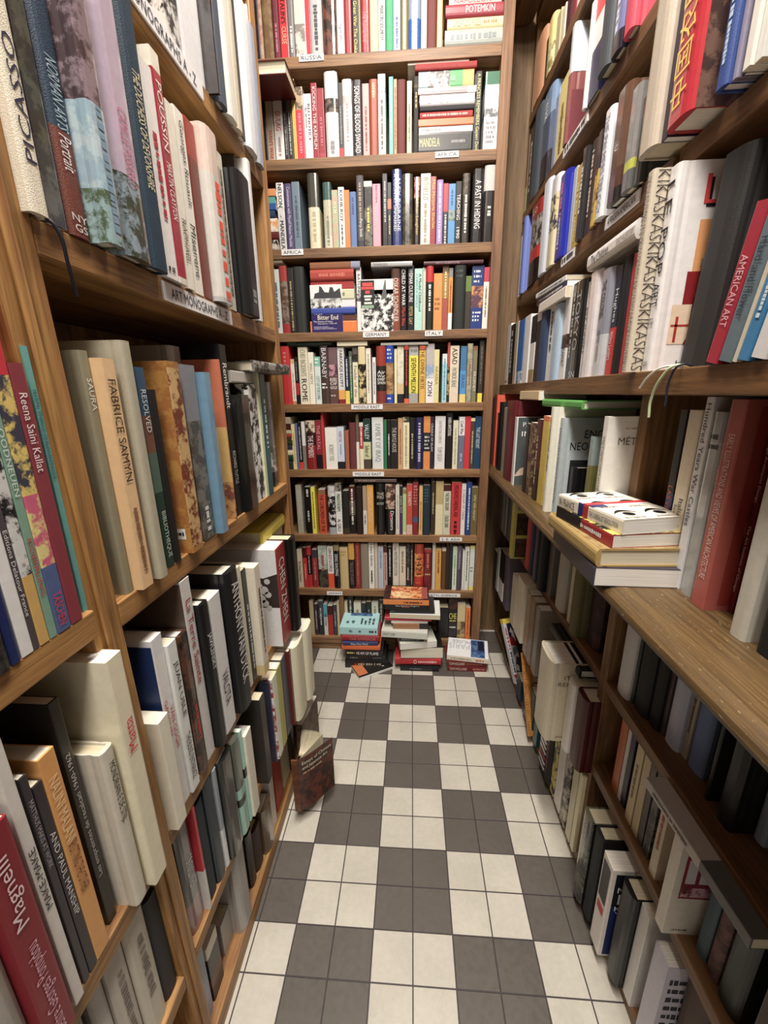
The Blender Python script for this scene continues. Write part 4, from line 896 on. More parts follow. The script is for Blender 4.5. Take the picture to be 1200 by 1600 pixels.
*-0.89 -4.10 0.285 3.34 2.40 p:gogh d8dae0:.1,e0dcd8|VAN GOGH;c04c4c;.4;.65|GAUGUIN;c04c4c;.3;.6
*-0.59 -4.05 0.250 3.06 2.20 p dce0dc|JUAN USLE;26262a;.1;.5|THE BLIND ENTRANCE;26262a;.6;.92
*-0.22 -4.10 0.284 2.98 2.14 hf 3a2c24+6a4a34|#;c04438;.5;.75
*0.09 -4.10 0.306 3.86 2.60 p:terre d0ccc8|La Terre Sainte;a03434;.1;.55
*0.41 -4.00 0.285 3.24 2.33 h 1a1c20|JAWLENSKY;e8e8e8;.2;.45
*0.75 -4.00 0.470 3.17 2.28 p dcdcdc|VALOTA;3c3c40;.55;.8
*1.36 -3.95 0.583 3.43 2.47 h 26262a|ANTHONY VAN DYCK;ececec;.08;.8
-1.95 -4.05 0.070 3.24 2.33 p 7c2430|Anthony van Dyck;e0b0b0;.1;.8
*2.24 -4.05 0.173 3.20 2.31 p d8d0b4
*2.42 -4.05 0.263 3.02 2.18 p 222226|#;c8c8c8;.3;.9
*2.69 -3.85 0.351 3.00 2.16 p e0d4bc:.9,d0b484|#;6c6458;.2;.8
-3.05 -4.05 0.070 2.80 2.01 p 22262e|#;b8b8c8;.3;.9
*3.98 -3.75 0.791 2.95 2.13 p:chen a03434|CHEN ZHEN;f0e8e4;.12;.78
*4.78 -3.60 0.482 2.97 2.14 h 0e1012
@L2E L 3.2
*-1.07 -4.25 0.431 2.54 1.83 hf 5c5c5c:.7,8c6c6c|OF OLD WEST;c8c8c8;.3;.6
--0.63 -4.10 0.070 2.65 1.91 p c03444:.6,d0ccc8
*-0.55 -4.20 0.375 2.50 1.80 h 2c3a44
*-0.17 -4.15 0.313 2.65 1.91 h 30404a
*0.15 -4.10 0.143 2.65 1.91 hf 8c949c:.6,c8ccd0
*0.31 -4.05 0.519 2.65 1.91 hf 2a2c2c
*0.83 -4.00 0.341 2.65 1.91 hf 5c6058:.5,8cb8a8:.6,1e1e20:.68,8cb8a8
-1.18 -3.95 0.113 2.65 1.91 p 9cccbc:.4,1e1e20:.5,9cccbc
*1.30 -3.90 0.345 2.40 1.73 p e0d8c0
*2.19 -3.85 0.317 2.65 1.91 p 44403c
-2.51 -4.10 0.070 1.17 1.10 p 8c8478
-2.59 -4.10 0.281 1.70 1.22 p 3c3c3c+5c5c5c|#;c8c8c8;.1;.6
-2.88 -3.85 0.070 2.63 1.90 hf 48485c
-2.96 -3.80 0.070 2.65 1.91 p a04444+e4e4e4
-3.04 -3.80 0.307 2.65 1.91 p d8d8b8
-3.41 -3.80 0.327 2.65 1.91 p a8a458
*3.80 -3.80 0.420 2.65 1.91 p 5c5c68
-4.23 -3.70 0.149 2.65 1.91 p 6c2c24
*4.39 -3.62 0.912 2.65 1.91 h d8d0b0
*5.31 -3.55 0.831 2.65 1.91 h ded6b8
@L2F L 0.5
*-1.15 -4.35 0.403 2.16 1.56 h 8c94a8
*-0.73 -4.30 0.448 1.63 1.17 p e4d8c0:.2,2a2628:.6,6c2c2c:.75,2a2628
-0.01 -4.40 0.435 1.00 1.10 p a4a09c
*0.45 -4.20 0.600 2.38 1.71 h a09c98
-1.40 -4.30 0.331 1.80 1.29 h 3a2820
-1.78 -4.30 0.459 1.43 1.10 h 4c3424
*2.25 -4.20 0.657 1.55 1.12 hf 6c5a44
-2.97 -4.20 0.311 2.19 1.58 p d0ccc4
*3.50 -4.25 0.611 2.31 1.66 p b8482c
*4.35 -4.30 0.684 2.38 1.71 p e0d0ac
-5.04 -4.20 0.378 2.38 1.71 p 4c4034
@L1C L 10.65
--3.43 -4.00 0.214 3.80 2.60 h 5c5a54
*-3.21 -4.00 0.235 3.75 2.60 hf 4c4a4c+2c2a2c
*-2.97 -4.00 0.102 3.79 2.60 h 24386c
*-2.85 -4.00 0.131 3.87 2.60 p dcdcdc:.15,c88c50:.3,dcdcdc
*-2.72 -4.00 0.070 3.90 2.60 p 5c545a|Editions Delatour France;d0d0d0;.6;.97
*-2.64 -4.00 0.119 3.90 2.60 p 2a2a30+c8c8c8:.8,c8a060
*-2.51 -4.00 0.093 3.90 2.60 p 7c9c8c|OODNEUEN;c8d4cc;.4;.62|KOBERLING;c03c44;.66;.92
*-2.41 -4.00 0.180 3.90 2.60 p c83044:.3,d8b868+4c4c5c:.6,c86480+d8c880:.8,5c6c94|Thinking Kandinsky;7c1c2c;.02;.25|TASCHEN;d83444;.88;.98
*-2.22 -4.00 0.164 2.85 2.06 p 8c4450|Reena Saini Kallat;e8d8d8;.1;.38
*-1.94 -4.08 0.073 3.03 2.18 p 6ca4a0|KIMI TWO DRAWINGS;3c7c84;.1;.5
@L1D L 6.2
*-4.15 -4.15 0.424 3.90 2.60 h a8a49c
*-3.72 -4.00 0.315 3.10 2.23 p 8c1c34|Magnelli;e8c8cc;.1;.42;U|Centre Georges Pompidou;d8a0b0;.5;.97;U
*-3.33 -4.05 0.120 3.82 2.60 p d0ccc4|MAKE-MAKE;3c3c3c;.35;.6;U
*-3.14 -4.10 0.085 3.20 2.30 p 4c444a|MATTHUS MAKIS AT WORK;a8a0a8;.1;.4
*-3.04 -4.10 0.110 2.98 2.15 p 443c42|AND PAUL MANSHIP;d0ccd0;.05;.85
*-2.92 -4.10 0.211 3.21 2.31 p dc9858|NALINI MALANI;ecc898;.1;.4|SPLITTING THE OTHER;7c4c28;.4;.65
*-2.56 -4.20 0.141 3.62 2.60 p 44403c|Les empreintes de recalcati 1960-1962;c8c4bc;.02;.95;U
*-2.33 -3.97 0.221 2.67 1.93 h c8c0b0|MONDRIAN E DE STIJL;26262a;.08;.45
*-2.06 -3.85 0.280 3.82 2.60 p e8dcb8|Matta;d83c50;.25;.38;U
@L1E L 3.2
*-3.53 -4.20 0.316 2.65 1.91 hf 5c5450
*-3.05 -4.30 0.258 2.65 1.91 h c8c4bc
*-2.78 -4.25 0.343 2.65 1.91 h b8b0a4|#;8c847c;.2;.7
*-2.42 -4.25 0.449 2.65 1.91 h c0b8a8|#;8c847c;.2;.7
*-1.96 -4.25 0.324 2.35 1.69 h 34343a
@R4 R 23.9
-9.67 4.70 0.340 1.08 1.10 p d8d0c8
-10.11 4.70 0.312 1.00 1.10 p 8c3c4c
-10.53 4.70 0.447 1.17 1.10 p 5c3444
-11.10 4.70 0.361 1.08 1.10 p d8ccb4
-11.58 4.70 0.454 1.29 1.10 p b8b08c
-12.10 4.70 0.634 1.57 1.13 h e0c884:.5,8c8458+c8c094
-12.89 4.70 0.305 1.42 1.10 p 5c5438
*13.27 4.70 1.271 1.99 1.44 h c89474
@R3 R 20.5
-5.22 4.50 0.433 1.46 1.10 h c84860
*5.77 4.50 0.457 1.79 1.29 hf 7478a0:.8,2c2c40|#;c0c4dc;.2;.8
*6.23 4.45 0.592 1.97 1.42 h 50565c
*7.13 4.55 0.678 2.46 1.77 p d8404c:.3,e4e4e4:.55,2a2c5c
-7.82 4.50 0.166 2.23 1.60 h ece4e0
*9.44 4.60 0.335 2.90 2.09 hf:rose c8dce4:.4,8c5c5c
*10.12 4.70 0.811 2.23 1.60 p e0cc84:.9,d8c890|#;8c7c40;.3;.9
-11.00 4.70 0.341 2.11 1.52 p 8c94a8
*11.48 4.70 1.229 2.75 1.98 hf 7c94b4:.3,5c6c84:.7,3c404c|WAR;e8e8f0;.1;.3
*12.80 4.70 1.071 2.95 2.12 h 5c6670
-13.96 4.70 0.699 2.95 2.12 p 241f24|#;b8b4b8;.2;.8
-14.67 4.70 0.332 1.00 1.10 p a8a878
@R2 R 17.25
*4.05 4.50 0.253 1.47 1.10 hf 2a2c2c
*4.31 4.45 0.409 1.81 1.30 hf 8c8c8c:.7,b8c048:.8,6c7070
*4.75 4.45 0.618 2.10 1.51 hf 6c5444:.7,5c4034:.88,1e1c1e|C;e8e4dc;.48;.53;H
*5.72 4.50 0.435 2.21 1.59 hf dce0ec|THE PALMERS TRILOGY;8c90a8;.05;.95
-6.16 4.68 0.070 2.18 1.57 p dcd8d0|#;5c5454;.1;.9
*6.31 4.55 0.317 2.06 1.48 hf 3c2c28:.4,c8a43c+5c3c2c
*6.99 4.68 0.347 2.21 1.59 h 4c3438|#;d0b8a8;.1;.8
-7.35 4.55 0.299 2.20 1.58 hf 3c3c40|#;e8e8ec;.2;.7
-8.05 4.68 0.361 2.13 1.53 p b89c3c|#;e8d890;.2;.9
-8.46 4.68 0.272 2.23 1.60 p a8b0b8
*8.74 4.60 0.827 2.32 1.67 hf 1c34a4|#;e878c0;.1;.5|#;d8e0f4;.4;.9
*9.64 4.60 0.817 2.60 1.88 hf d8d8e0:.2,dccc9c+4c4c5c:.6,e4d8ac
*10.53 4.60 0.844 2.87 2.07 h c8d4e8
*11.73 4.68 1.546 2.80 2.01 hf a83c3c:.18,4c4440+a8a4a0:.55,c83c3c:.7,2a2628|LO;e8d8c8;.05;.12;H
-13.79 4.60 0.439 2.87 2.07 h 7484cc
-14.50 4.68 0.497 2.46 1.77 p dcdcd4
-15.01 4.68 0.070 2.68 1.93 p 3c3c44
@R2N R 17.3
-0.87 4.40 0.125 2.81 2.02 p d0d4cc
-1.01 4.35 0.133 2.82 2.03 p dcd8cc
-1.15 4.40 0.070 2.82 2.03 p 2a2628
-1.23 4.35 0.101 2.82 2.03 hf 8c889c
*1.34 4.30 0.235 2.82 2.03 h 2c5490|#;a8c4e8;.4;.9
*1.85 4.18 0.689 2.82 2.03 hf:cn b82c44
*2.61 4.20 0.169 2.82 2.03 p 3c2c48
*2.79 4.15 0.588 2.82 2.03 h b8ac9c
@R1 R 13.5
*-0.68 4.10 0.233 1.50 1.10 p^12 d4d4d4
*-0.41 4.10 0.181 1.59 1.14 p^12 3c84b0|#;c8dce8;.2;.7
*-0.21 4.10 0.070 1.64 1.18 p^12 c8c0ac
*-0.13 4.10 0.250 1.77 1.27 p^12 6c7c84|Hard and Flower;3c4c58;.2;.7
*0.14 4.10 0.234 1.86 1.34 p^12 a82448|AMERICAN ART;e0b0b8;.3;.75
*1.42 4.75 0.636 3.06 2.20 h^5 343434
*2.07 4.25 0.305 3.22 2.32 hf:hazan e8e4e4
*2.38 4.00 0.233 3.27 2.35 h:askas c4b8a4
*3.39 4.35 0.142 2.30 1.66 p c03444
*3.56 4.35 0.300 2.32 1.67 h 26282e
*3.92 4.35 0.291 2.24 1.61 p 2c3450:.55,c83038|Hughes;e8e8f0;.2;.5|Wilma Landers;f0d0d0;.58;.85
*4.28 4.35 0.571 2.30 1.66 hf 8c909c:.6,bcc0c8|THE COLONEL;2c2c38;.1;.45|GODFREY HODGSON;4c505c;.55;.85
*4.89 4.35 0.644 2.41 1.74 hf e4dce0+dcd4d8
-5.57 4.35 0.175 2.30 1.66 p e0dce0|EST SUNSET;4c4c50;.2;.8
*5.79 4.35 0.562 2.43 1.75 hf 24282a|TOKYO;a8acac;.1;.7|SN;c8cccc;.92;.99;H
*6.40 4.35 0.409 2.49 1.79 pf 343c34|#;b8b0a0;.1;.8
*6.92 4.35 0.445 2.51 1.81 p d8d8d8:.5,7c5c4c+3c3430:.65,e4e4e4|DRAMAT;2c2c48;.6;.85
*7.42 4.35 0.671 2.18 1.57 h a0b8d4
*8.16 4.35 0.538 2.33 1.68 p dce0e4|#;5c6470;.1;.6
*8.77 4.35 0.741 2.46 1.77 h 3c5474
-9.58 4.35 0.571 2.56 1.85 p ece8e4:.2,3c343c
-10.24 4.35 0.622 2.33 1.68 p 26282c:.4,e0e0dc:.8,a08c6c
-11.05 4.35 0.790 2.48 1.78 p e8eaec
-11.94 4.35 0.878 2.47 1.78 p 3c78b8:.8,3c78b8+c8d8ec
-12.94 4.35 0.478 2.52 1.81 p c0b098
-13.54 4.35 0.775 2.53 1.82 p 1e1c1e|#;c8c8c8;.1;.8
-14.32 4.35 0.678 2.65 1.90 p e8e8e8|#;c03c3c;.9;.98;H
@RC R 9.75
*3.16 4.12 0.218 2.88 2.07 p:meta e4e0d4|METAMORPHOSES;8c8878;.15;.6
*4.23 4.35 0.253 2.34 1.69 hf 8c9c9c:.3,7c7c48
-5.12 4.35 0.397 1.42 1.10 h 1c1c1e
-5.53 4.05 0.291 2.72 1.96 h:neo a8b4b8
-5.83 3.85 0.250 3.00 2.16 h e0dcc8|ornamental design;3c3a34;.1;.6
*6.55 3.95 0.553 2.71 1.95 p e88448:.06,dcbc4c
-7.14 3.90 0.376 2.59 1.86 p 5c2c2c:.6,3c2c28|#;d0b8a0;.2;.8
-7.75 3.88 0.498 2.44 1.76 p 8c7c5c+5c4038
-8.26 3.86 0.353 2.37 1.71 p 1e1c20
-9.56 3.76 0.320 2.52 1.81 p:pat dcdcdc
*10.16 3.80 1.189 3.09 2.23 h 6c1e30
-11.96 3.90 0.544 2.78 2.00 p a09c8c
-12.65 3.90 0.585 3.00 2.16 h 2a2a2c
-13.38 3.90 0.469 2.51 1.80 p 5c2c28
-13.86 3.84 0.667 3.30 2.37 p e86848
-14.54 3.86 0.464 3.20 2.31 h 4c5464
@RCN R 9.75
*-1.28 4.60 0.290 2.15 1.55 h 1a1a1c|AFTER INK;e0e0e0;.3;.7
*-0.82 4.57 0.279 3.30 2.38 h:gry b8b4a8
*-0.03 4.95 0.097 3.30 2.38 p 701c28|Chicago Architects Design;e0c8c8;.1;.5|The Art Institute of Chicago;e0c8c8;.55;.9
*0.08 4.59 0.313 3.27 2.36 p:chic a86058|EARLY ILLUSTRATIONS AND VIEWS OF AMERICAN ARCHITECTURE;dcb8b0;.15;.85
*0.40 4.64 0.070 3.16 2.28 h 16181c|TOKYO;f4f4f4;.1;.55
*0.48 4.70 0.349 3.08 2.22 hf 8c9090:.15,a0a4a4|#;4c5050;.1;.2;H
*0.84 4.65 0.189 3.30 2.38 p dfe3ea|Hundred Years War Castles;4c4c60;.03;.65
*1.15 4.70 0.330 3.08 2.22 p d8ccb0|Italian Renaissance;4c4438;.5;.92|Sculpture;4c4438;.5;.75
*1.60 4.75 0.201 3.07 2.21 p 1c1a1e:.5,24306c:.7,1c1a1e|LAS VEGAS;c86c44;.45;.7
@RAF R 6.3
*3.91 5.00 0.726 2.49 1.79 h:frames 3c2a2c+5c3434
*4.64 4.65 0.424 3.00 2.16 h 74704c
-5.07 4.90 0.070 2.66 1.92 h 1c1c1e
-5.40 4.75 0.219 3.00 2.16 p c8c0a0
*5.99 4.80 0.735 3.00 2.16 h b8b4a8
*7.08 4.70 0.427 3.00 2.16 p 74706c
*7.52 4.55 0.481 3.00 2.16 h 16181a
-8.26 4.60 0.509 3.00 2.16 h 1e2a4c
-8.85 4.60 0.455 3.00 2.16 h 26305c
-9.40 4.60 0.485 3.00 2.16 h c8504c
-10.63 4.20 0.488 3.00 2.16 p:ch d0cc5c
-12.84 4.55 0.564 3.00 2.16 p 8c8c8c
-13.55 4.55 0.604 3.00 2.16 p d0ccc4
-14.31 4.55 0.483 3.00 2.16 p c8c4bc
@RBF R 3.4
*2.79 4.40 0.600 2.23 1.60 h 581018
*3.40 4.30 0.413 2.21 1.59 h:the e0d8cc
*3.82 3.85 1.112 2.60 1.87 h:ital c0b49c
-4.94 4.35 0.070 1.77 1.28 h 3c6460
-6.70 4.30 0.415 2.60 1.87 p 8c8478
-7.29 4.30 0.447 2.60 1.87 p 8c7c68
-7.83 4.30 0.479 2.60 1.87 p a08c74
*8.71 4.30 0.981 2.60 1.87 p e0d4bc
-9.81 4.30 0.727 2.29 1.65 p c8c0ac
-11.32 4.30 0.707 2.60 1.87 p 6c6470
-12.18 4.30 0.930 2.42 1.74 p 2a2628:.6,e8e8e8
-13.27 4.30 0.504 2.21 1.59 p e4e4dc
-13.95 4.30 0.721 1.84 1.32 p 3c3430
@R0F R 0.35
--2.39 4.80 0.327 2.75 1.98 h 3c4040
--2.03 4.80 0.324 2.75 1.98 p d4d0c8
*-1.65 5.00 0.694 2.75 1.98 h 6c5c54
*-0.95 4.60 0.395 2.75 1.98 p:lil bcb8c8
*-0.22 4.66 0.283 2.75 1.98 p d8d4cc
*0.07 4.55 0.463 2.75 1.98 h 1c1e22
-0.54 4.80 0.070 2.75 1.98 p 8c8c7c
*0.62 4.35 0.429 2.75 1.98 p:mod e8dcd0
*1.26 4.42 0.363 2.75 1.98 h 24282c
*1.63 4.35 0.462 2.75 1.98 hf:leon 6c6c5c+2a2a28|LEON BATTISTA;c8c8b8;.05;.3
-2.92 4.60 0.202 2.75 1.98 p e0d4a8
*3.18 4.60 0.319 2.75 1.98 p c8c0a0
*3.61 4.60 0.399 2.75 1.98 p b4ac9c+4c4840
*4.06 4.60 0.491 2.75 1.98 p d8d4cc
-4.62 4.60 0.329 2.75 1.98 p c8b85c+3c3434
*5.02 4.60 0.491 2.74 1.97 h 26262a|#;8c4c5c;.4;.9
*5.51 4.55 0.580 2.40 1.72 p e8e8e8:0.045,1c1a1e:0.091,e8e8e8:0.136,1c1a1e:0.182,e8e8e8:0.227,1c1a1e:0.273,b83c3c:0.318,1c1a1e:0.364,e8e8e8:0.409,1c1a1e:0.455,e8e8e8:0.500,1c1a1e:0.545,e8e8e8:0.591,1c1a1e:0.636,e8e8e8:0.682,1c1a1e:0.727,b83c3c:0.773,1c1a1e:0.818,e8e8e8:0.864,1c1a1e:0.909,e8e8e8:0.955,1c1a1e
-6.59 4.60 0.428 2.06 1.48 p 2c6468
-7.20 4.60 0.556 1.79 1.29 p 2c5c5c
-7.95 4.60 0.608 1.31 1.10 p 3c3c44
-8.99 4.60 0.684 1.00 1.10 p 2c4c5c
@RAN R 6.3
*-1.09 5.40 0.201 2.38 1.71 h 8c9cac
*-0.88 5.05 0.312 3.00 2.16 h 1a1c1c
--0.56 5.35 0.070 2.51 1.81 p 2a2a3c
*-0.48 5.30 0.070 2.46 1.77 p d0c8bc
*-0.41 5.30 0.070 2.35 1.69 p 3c3040
*-0.33 5.05 0.075 2.78 2.00 h 1e2422
*0.09 5.25 0.401 2.78 2.00 h 7084ac
*0.50 5.20 0.165 2.74 1.97 p a09888|#;5c4c44;.2;.8
*0.67 5.15 0.395 2.68 1.93 h b0b8d0
*1.08 5.10 0.108 2.80 2.01 p 5c4c4c
*1.19 5.05 0.310 3.00 2.16 h 1a1c1c
*1.51 5.00 0.480 2.87 2.07 h 26302c
-2.00 4.95 0.091 2.72 1.96 h 4c5450
*2.10 4.90 0.468 2.58 1.86 h d4d4d4
@RBN R 3.75
--2.81 4.70 0.260 2.26 1.63 h 26282a|#;9ca09c;.2;.8
*-2.50 4.70 0.189 2.26 1.63 p 4c2428
*-1.92 4.95 0.416 2.26 1.63 h 34403c
*-1.47 4.95 0.246 2.26 1.63 h 7c5c58+5c4444
*-1.19 4.95 0.232 2.26 1.63 h 5c7078
*-0.81 4.45 0.225 2.26 1.63 p:pic d0c8b8
*-0.57 5.05 0.139 2.17 1.56 p d0ccd0|#;2c4c8c;.2;.4
*0.05 4.78 0.210 2.26 1.63 p c8b8a0|#;b04c38;.2;.7
*0.44 4.85 0.200 2.26 1.63 p 6c6868+3c3838
*0.69 4.85 0.158 2.26 1.63 p 5c5450
*0.88 4.85 0.220 2.26 1.63 p bca884
*1.15 4.85 0.234 2.26 1.63 p c8b48c|#;8c7c5c;.3;.7
-1.55 4.90 0.155 2.26 1.63 p 34284c
-1.74 4.90 0.128 2.26 1.63 p c8c8c8
*1.90 4.90 0.268 2.26 1.63 p c0703c
'''
FLATS = '''@RUSSIA 13.0
1.01 3.08 25.34 25.71 hf a8b0ac|#;889090;.1;.9
1.09 3.06 25.72 26.04 h ecd09c|ORLANDO FIGES;a08860;.1;.6|#;a08860;.65;.9
1.02 3.05 26.05 26.41 h a04858|POTEMKIN;ecd4d4;.35;.85
1.14 2.98 26.42 26.62 p d8a8a4|NAPOLEON;c8585c;.1;.8
@UNTITLED 12.95
0.10 2.10 22.19 22.67 p 3c3a3c|MANDELA;e8dc90;.02;.4|ANTHONY SAMPSON;d0d0d0;.62;.88
0.11 2.13 22.67 22.88 p e4dce0:.4,d8a8b0:.75,e0dce0|#;888888;.05;.4
0.09 2.15 22.89 23.10 p e07840
0.14 2.11 23.11 23.33 h a83c38|#;e0a8a0;.05;.9
0.15 2.15 23.33 23.49 h 2a2430
0.13 2.16 23.49 23.85 hf e4e4ea|EDWARD HEATH;a8a8b4;.15;.65
0.07 2.21 23.85 24.05 p b0989c:.85,e8e4e0|#;c8b0b0;.1;.8
0.08 2.11 24.05 24.56 p 7898a4:.17,c8c4c4+5a5250:.57,3c9c5c:.8,e0a058|#;80c890;.58;.66
-0.05 2.19 24.56 24.77 h a03c3c
-0.32 1.91 24.80 25.13 p e8dccc|A MATTER OF HONOUR;5a5650;.02;.86
@AFRICA 13.0
-6.24 -5.62 20.91 21.13 p d8905c
-6.22 -5.66 20.65 20.88 p 5a9c98
-6.20 -5.64 20.43 20.63 p 2c64a0
-6.22 -5.70 20.14 20.40 h 2c4c6c
-6.23 -5.62 19.64 20.10 p e0d4c8+e09858
-6.25 -5.61 19.37 19.62 h 6c2420
-6.23 -5.67 19.09 19.33 p 2c2a2a+c0b8b0
@GERMANY 13.0
-5.97 -5.53 18.48 18.72 h e0d4b4
-4.38 -2.28 18.26 18.47 h 8c6038:.82,8c90a4
-4.38 -2.55 17.80 18.18 h a84838|#;c87060;.2;.8
-4.40 -2.56 17.46 17.74 p a43434|#;d89890;.1;.6
-4.40 -2.55 17.07 17.43 p c8c8a4|#;7c7c60;.3;.8
-4.41 -2.53 16.75 17.05 p e0dce0
-4.42 -2.52 16.47 16.74 h 4058a0
-4.44 -2.49 16.22 16.45 p 6c4434
-4.50 -2.48 15.95 16.20 p f08030|#;c05820;.1;.5
@GERMANY 12.95
-1.81 -0.11 18.19 18.38 hf a4a4a4|THE MADMAN LEGION;2c2c2c;.05;.4
0.36 2.77 18.21 18.35 h 5c2c38|ARTS ALBERGNE;a8909c;.2;.6
@MIDDLEEAST 13.0
-5.59 -3.66 15.23 15.49 h 2e4034|#;5c7464;.02;.2
-3.37 -2.05 15.19 15.46 p ecdcb4
@MIDDLEEAST 13.0
-1.46 0.59 15.18 15.28 p a8a49c
@MIDDLEEASTLOWER 13.0
-6.04 -5.69 11.89 12.18 p a89c88
-6.05 -5.70 11.63 11.87 p 5c2c2c
-6.06 -5.71 11.45 11.59 p c0b8a0
-6.07 -5.70 11.27 11.43 h b03830
-6.07 -5.70 11.13 11.24 p 5c4838
-6.07 -5.68 10.91 11.11 h 3c4c34
-6.08 -5.69 10.73 10.89 p 44485c
-6.08 -5.69 10.59 10.70 p e8e0cc
-6.07 -5.69 10.46 10.57 p d8c8a0
-6.07 -5.69 10.16 10.44 h 1e4c40
-6.03 -5.70 9.77 10.14 p 44484c
@SEASIA 13.0
-2.81 -0.80 9.12 9.29 h 6c5c58|#;a89890;.1;.5
'''
recs = []; row = None
for ln in BOOKS.strip().split('\n'):
    if ln[0] == '@':
        nm, side, z = ln[1:].split(); row = (nm, side, float(z)); idx = 0; continue
    a_, _, txt = ln[1:].partition('|')
    w = a_.split()
    w[5], _, ln_ = w[5].partition('^'); lean = float(ln_ or 0)
    recs.append(dict(lean=lean, star=ln[0] == '*', row=row, i=idx, A=float(w[0]), S=float(w[1]), t=float(w[2]), h=float(w[3]), d=float(w[4]), K=w[5], cols=w[6], txt=txt)); idx += 1
def look(r):
    bands = parse_cols(r['cols']); areas = {}
    for t0, t1, _, _, hx in bands: areas[cname(hx)] = areas.get(cname(hx), 0) + t1 - t0
    names = sorted(areas, key=lambda k: -areas[k])
    c = names[0]
    if len(names) > 1 and areas[names[1]] > .15: c = f"{names[0]}-and-{names[1].replace(' ', '-')}"
    k = 'hardback' if 'h' in r['K'] else 'paperback'
    return names[0], c, k
from collections import Counter
by_row = {}
for r in recs: by_row.setdefault(r['row'][0], []).append(r)
forms = []
for nm, rs in by_row.items():
    side = rs[0]['row'][1]
    if side == 'R': rs = list(reversed(rs))
    for i, r in enumerate(rs):
        c0, c, k = look(r); pl = PLACES[nm]
        lt = f" with {cname(r['txt'].split(';')[1])} lettering" if r['txt'] else ''
        a_ = look(rs[i - 1])[0] if i else None; b_ = look(rs[i + 1])[0] if i + 1 < len(rs) else None
        if a_ and b_: nb = f"between two {a_} ones" if a_ == b_ else f"between {a_} and {b_} ones"
        else: nb = f"next to {'an' if (a_ or b_)[0] in 'aeiou' else 'a'} {a_ or b_} one"
        tall = ' tall' if r['h'] > 1.12 * sum(q['h'] for q in rs) / len(rs) else ' small' if r['h'] < .85 * sum(q['h'] for q in rs) / len(rs) else ''
        end = 'left' if side == 'B' else 'near end'
        r['forms'] = [f"{c} {k} {nb} on {pl}", f"{c}{tall} {k}{lt} {nb} on {pl}", f"{c} {k}, {ordinal(i + 1)} from the {end} on {pl}", f"{c}{tall} {k}{lt}, {ordinal(i + 1)} from the {end} on {pl}"]
        r['forms'] = [f for f in r['forms'] if len(f.split()) <= 16]
cnt = Counter(f for r in recs for f in set(r['forms']))
rest = {}
def place_of(r):
    nm, side, z = r['row']
    if side == 'B': return mat_at(r['A'], r['S'], z)
    if side == 'L': return mat_at(r['S'], r['A'], z, RZ(90))
    th = math.radians(r['lean'])
    return mat_at(r['S'], r['A'] + r['t'], z + r['t'] * math.sin(th), RZ(-90) @ RY(r['lean']))
LEAN = {}
for n, r in enumerate(recs):
    nm, side, z = r['row']
    ident = r['K'].partition(':')[2]
    ex = EXTRAS.get(ident)
    m = place_of(r)
    if r['star'] or ident:
        lb = next((f for f in r['forms'] if cnt[f] == 1 and f not in USED), r['forms'][-1]); USED.add(lb)
        make_book(m, r['t'], r['h'], r['d'], r['K'], r['cols'], r['txt'], lb, 'books on ' + PLACES[nm], n, ex)
    else:
        mb, pg, cm = book_geo(r['t'], r['h'], r['d'], r['K'], r['cols'], r['txt'], n, ex)
        mats = [M_PAPER, M_INK, M_PAGE, M_CLOTH, M_FILM]; ci = mats.index(cm)
        R_ = rest.setdefault('all', MB())
        mi = m.copy(); mi.translation = mi.translation / DM
        k0 = len(R_.v)
        R_.v += [tuple(mi @ Vector(p)) for p in mb.v]; R_.l += list(mb.v)
        R_.f += [tuple(k0 + i for i in f) for f in mb.f]; R_.m += [ci if q == 0 else 1 for q in mb.m]; R_.a += mb.a; R_.b += mb.b
        k0 = len(R_.v)
        R_.v += [tuple(mi @ Vector(p)) for p in pg.v]; R_.l += list(pg.v)
        R_.f += [tuple(k0 + i for i in f) for f in pg.f]; R_.m += [2] * len(pg.f); R_.a += pg.a; R_.b += pg.b
if 'all' in rest:
    o = rest['all'].obj('small_books', [M_PAPER, M_INK, M_PAGE, M_CLOTH, M_FILM], None, True)
    tag(o, 'the remaining thin and distant books filling the shelves', 'books', None, 'stuff')

# lying books, spine towards the aisle
def flat(x1, y0, z0, t, h, d, K, cols, txt, label, group, yaw=0, seed=0, extras=None, tilt=0, tx=0):
    """corner at (x1, y0): right end of the spine; the spine faces the camera at yaw 0"""
    m = mat_at(x1, y0, z0, RZ(yaw) @ RX(tx) @ RY(-90 + tilt))
    return make_book(m, t, h, d, K, cols, txt, label, group, seed, extras)
shelfz = {'RUSSIA': 25.2, 'UNTITLED': 22.05, 'AFRICA': 18.95, 'GERMANY': 15.75, 'MIDDLEEAST': 12.75, 'MIDDLEEASTLOWER': 9.75, 'SEASIA': 6.5}
stk = []; nm = None
for ln in FLATS.strip().split('\n'):
    if ln[0] == '@': nm, Y = ln[1:].split(); Y = float(Y); stk.append((nm, Y, [])); continue
    a_, _, txt = ln.partition('|'); w = a_.split()
    stk[-1][2].append([float(q) for q in w[:4]] + [w[4], w[5], txt])
fn = 5000
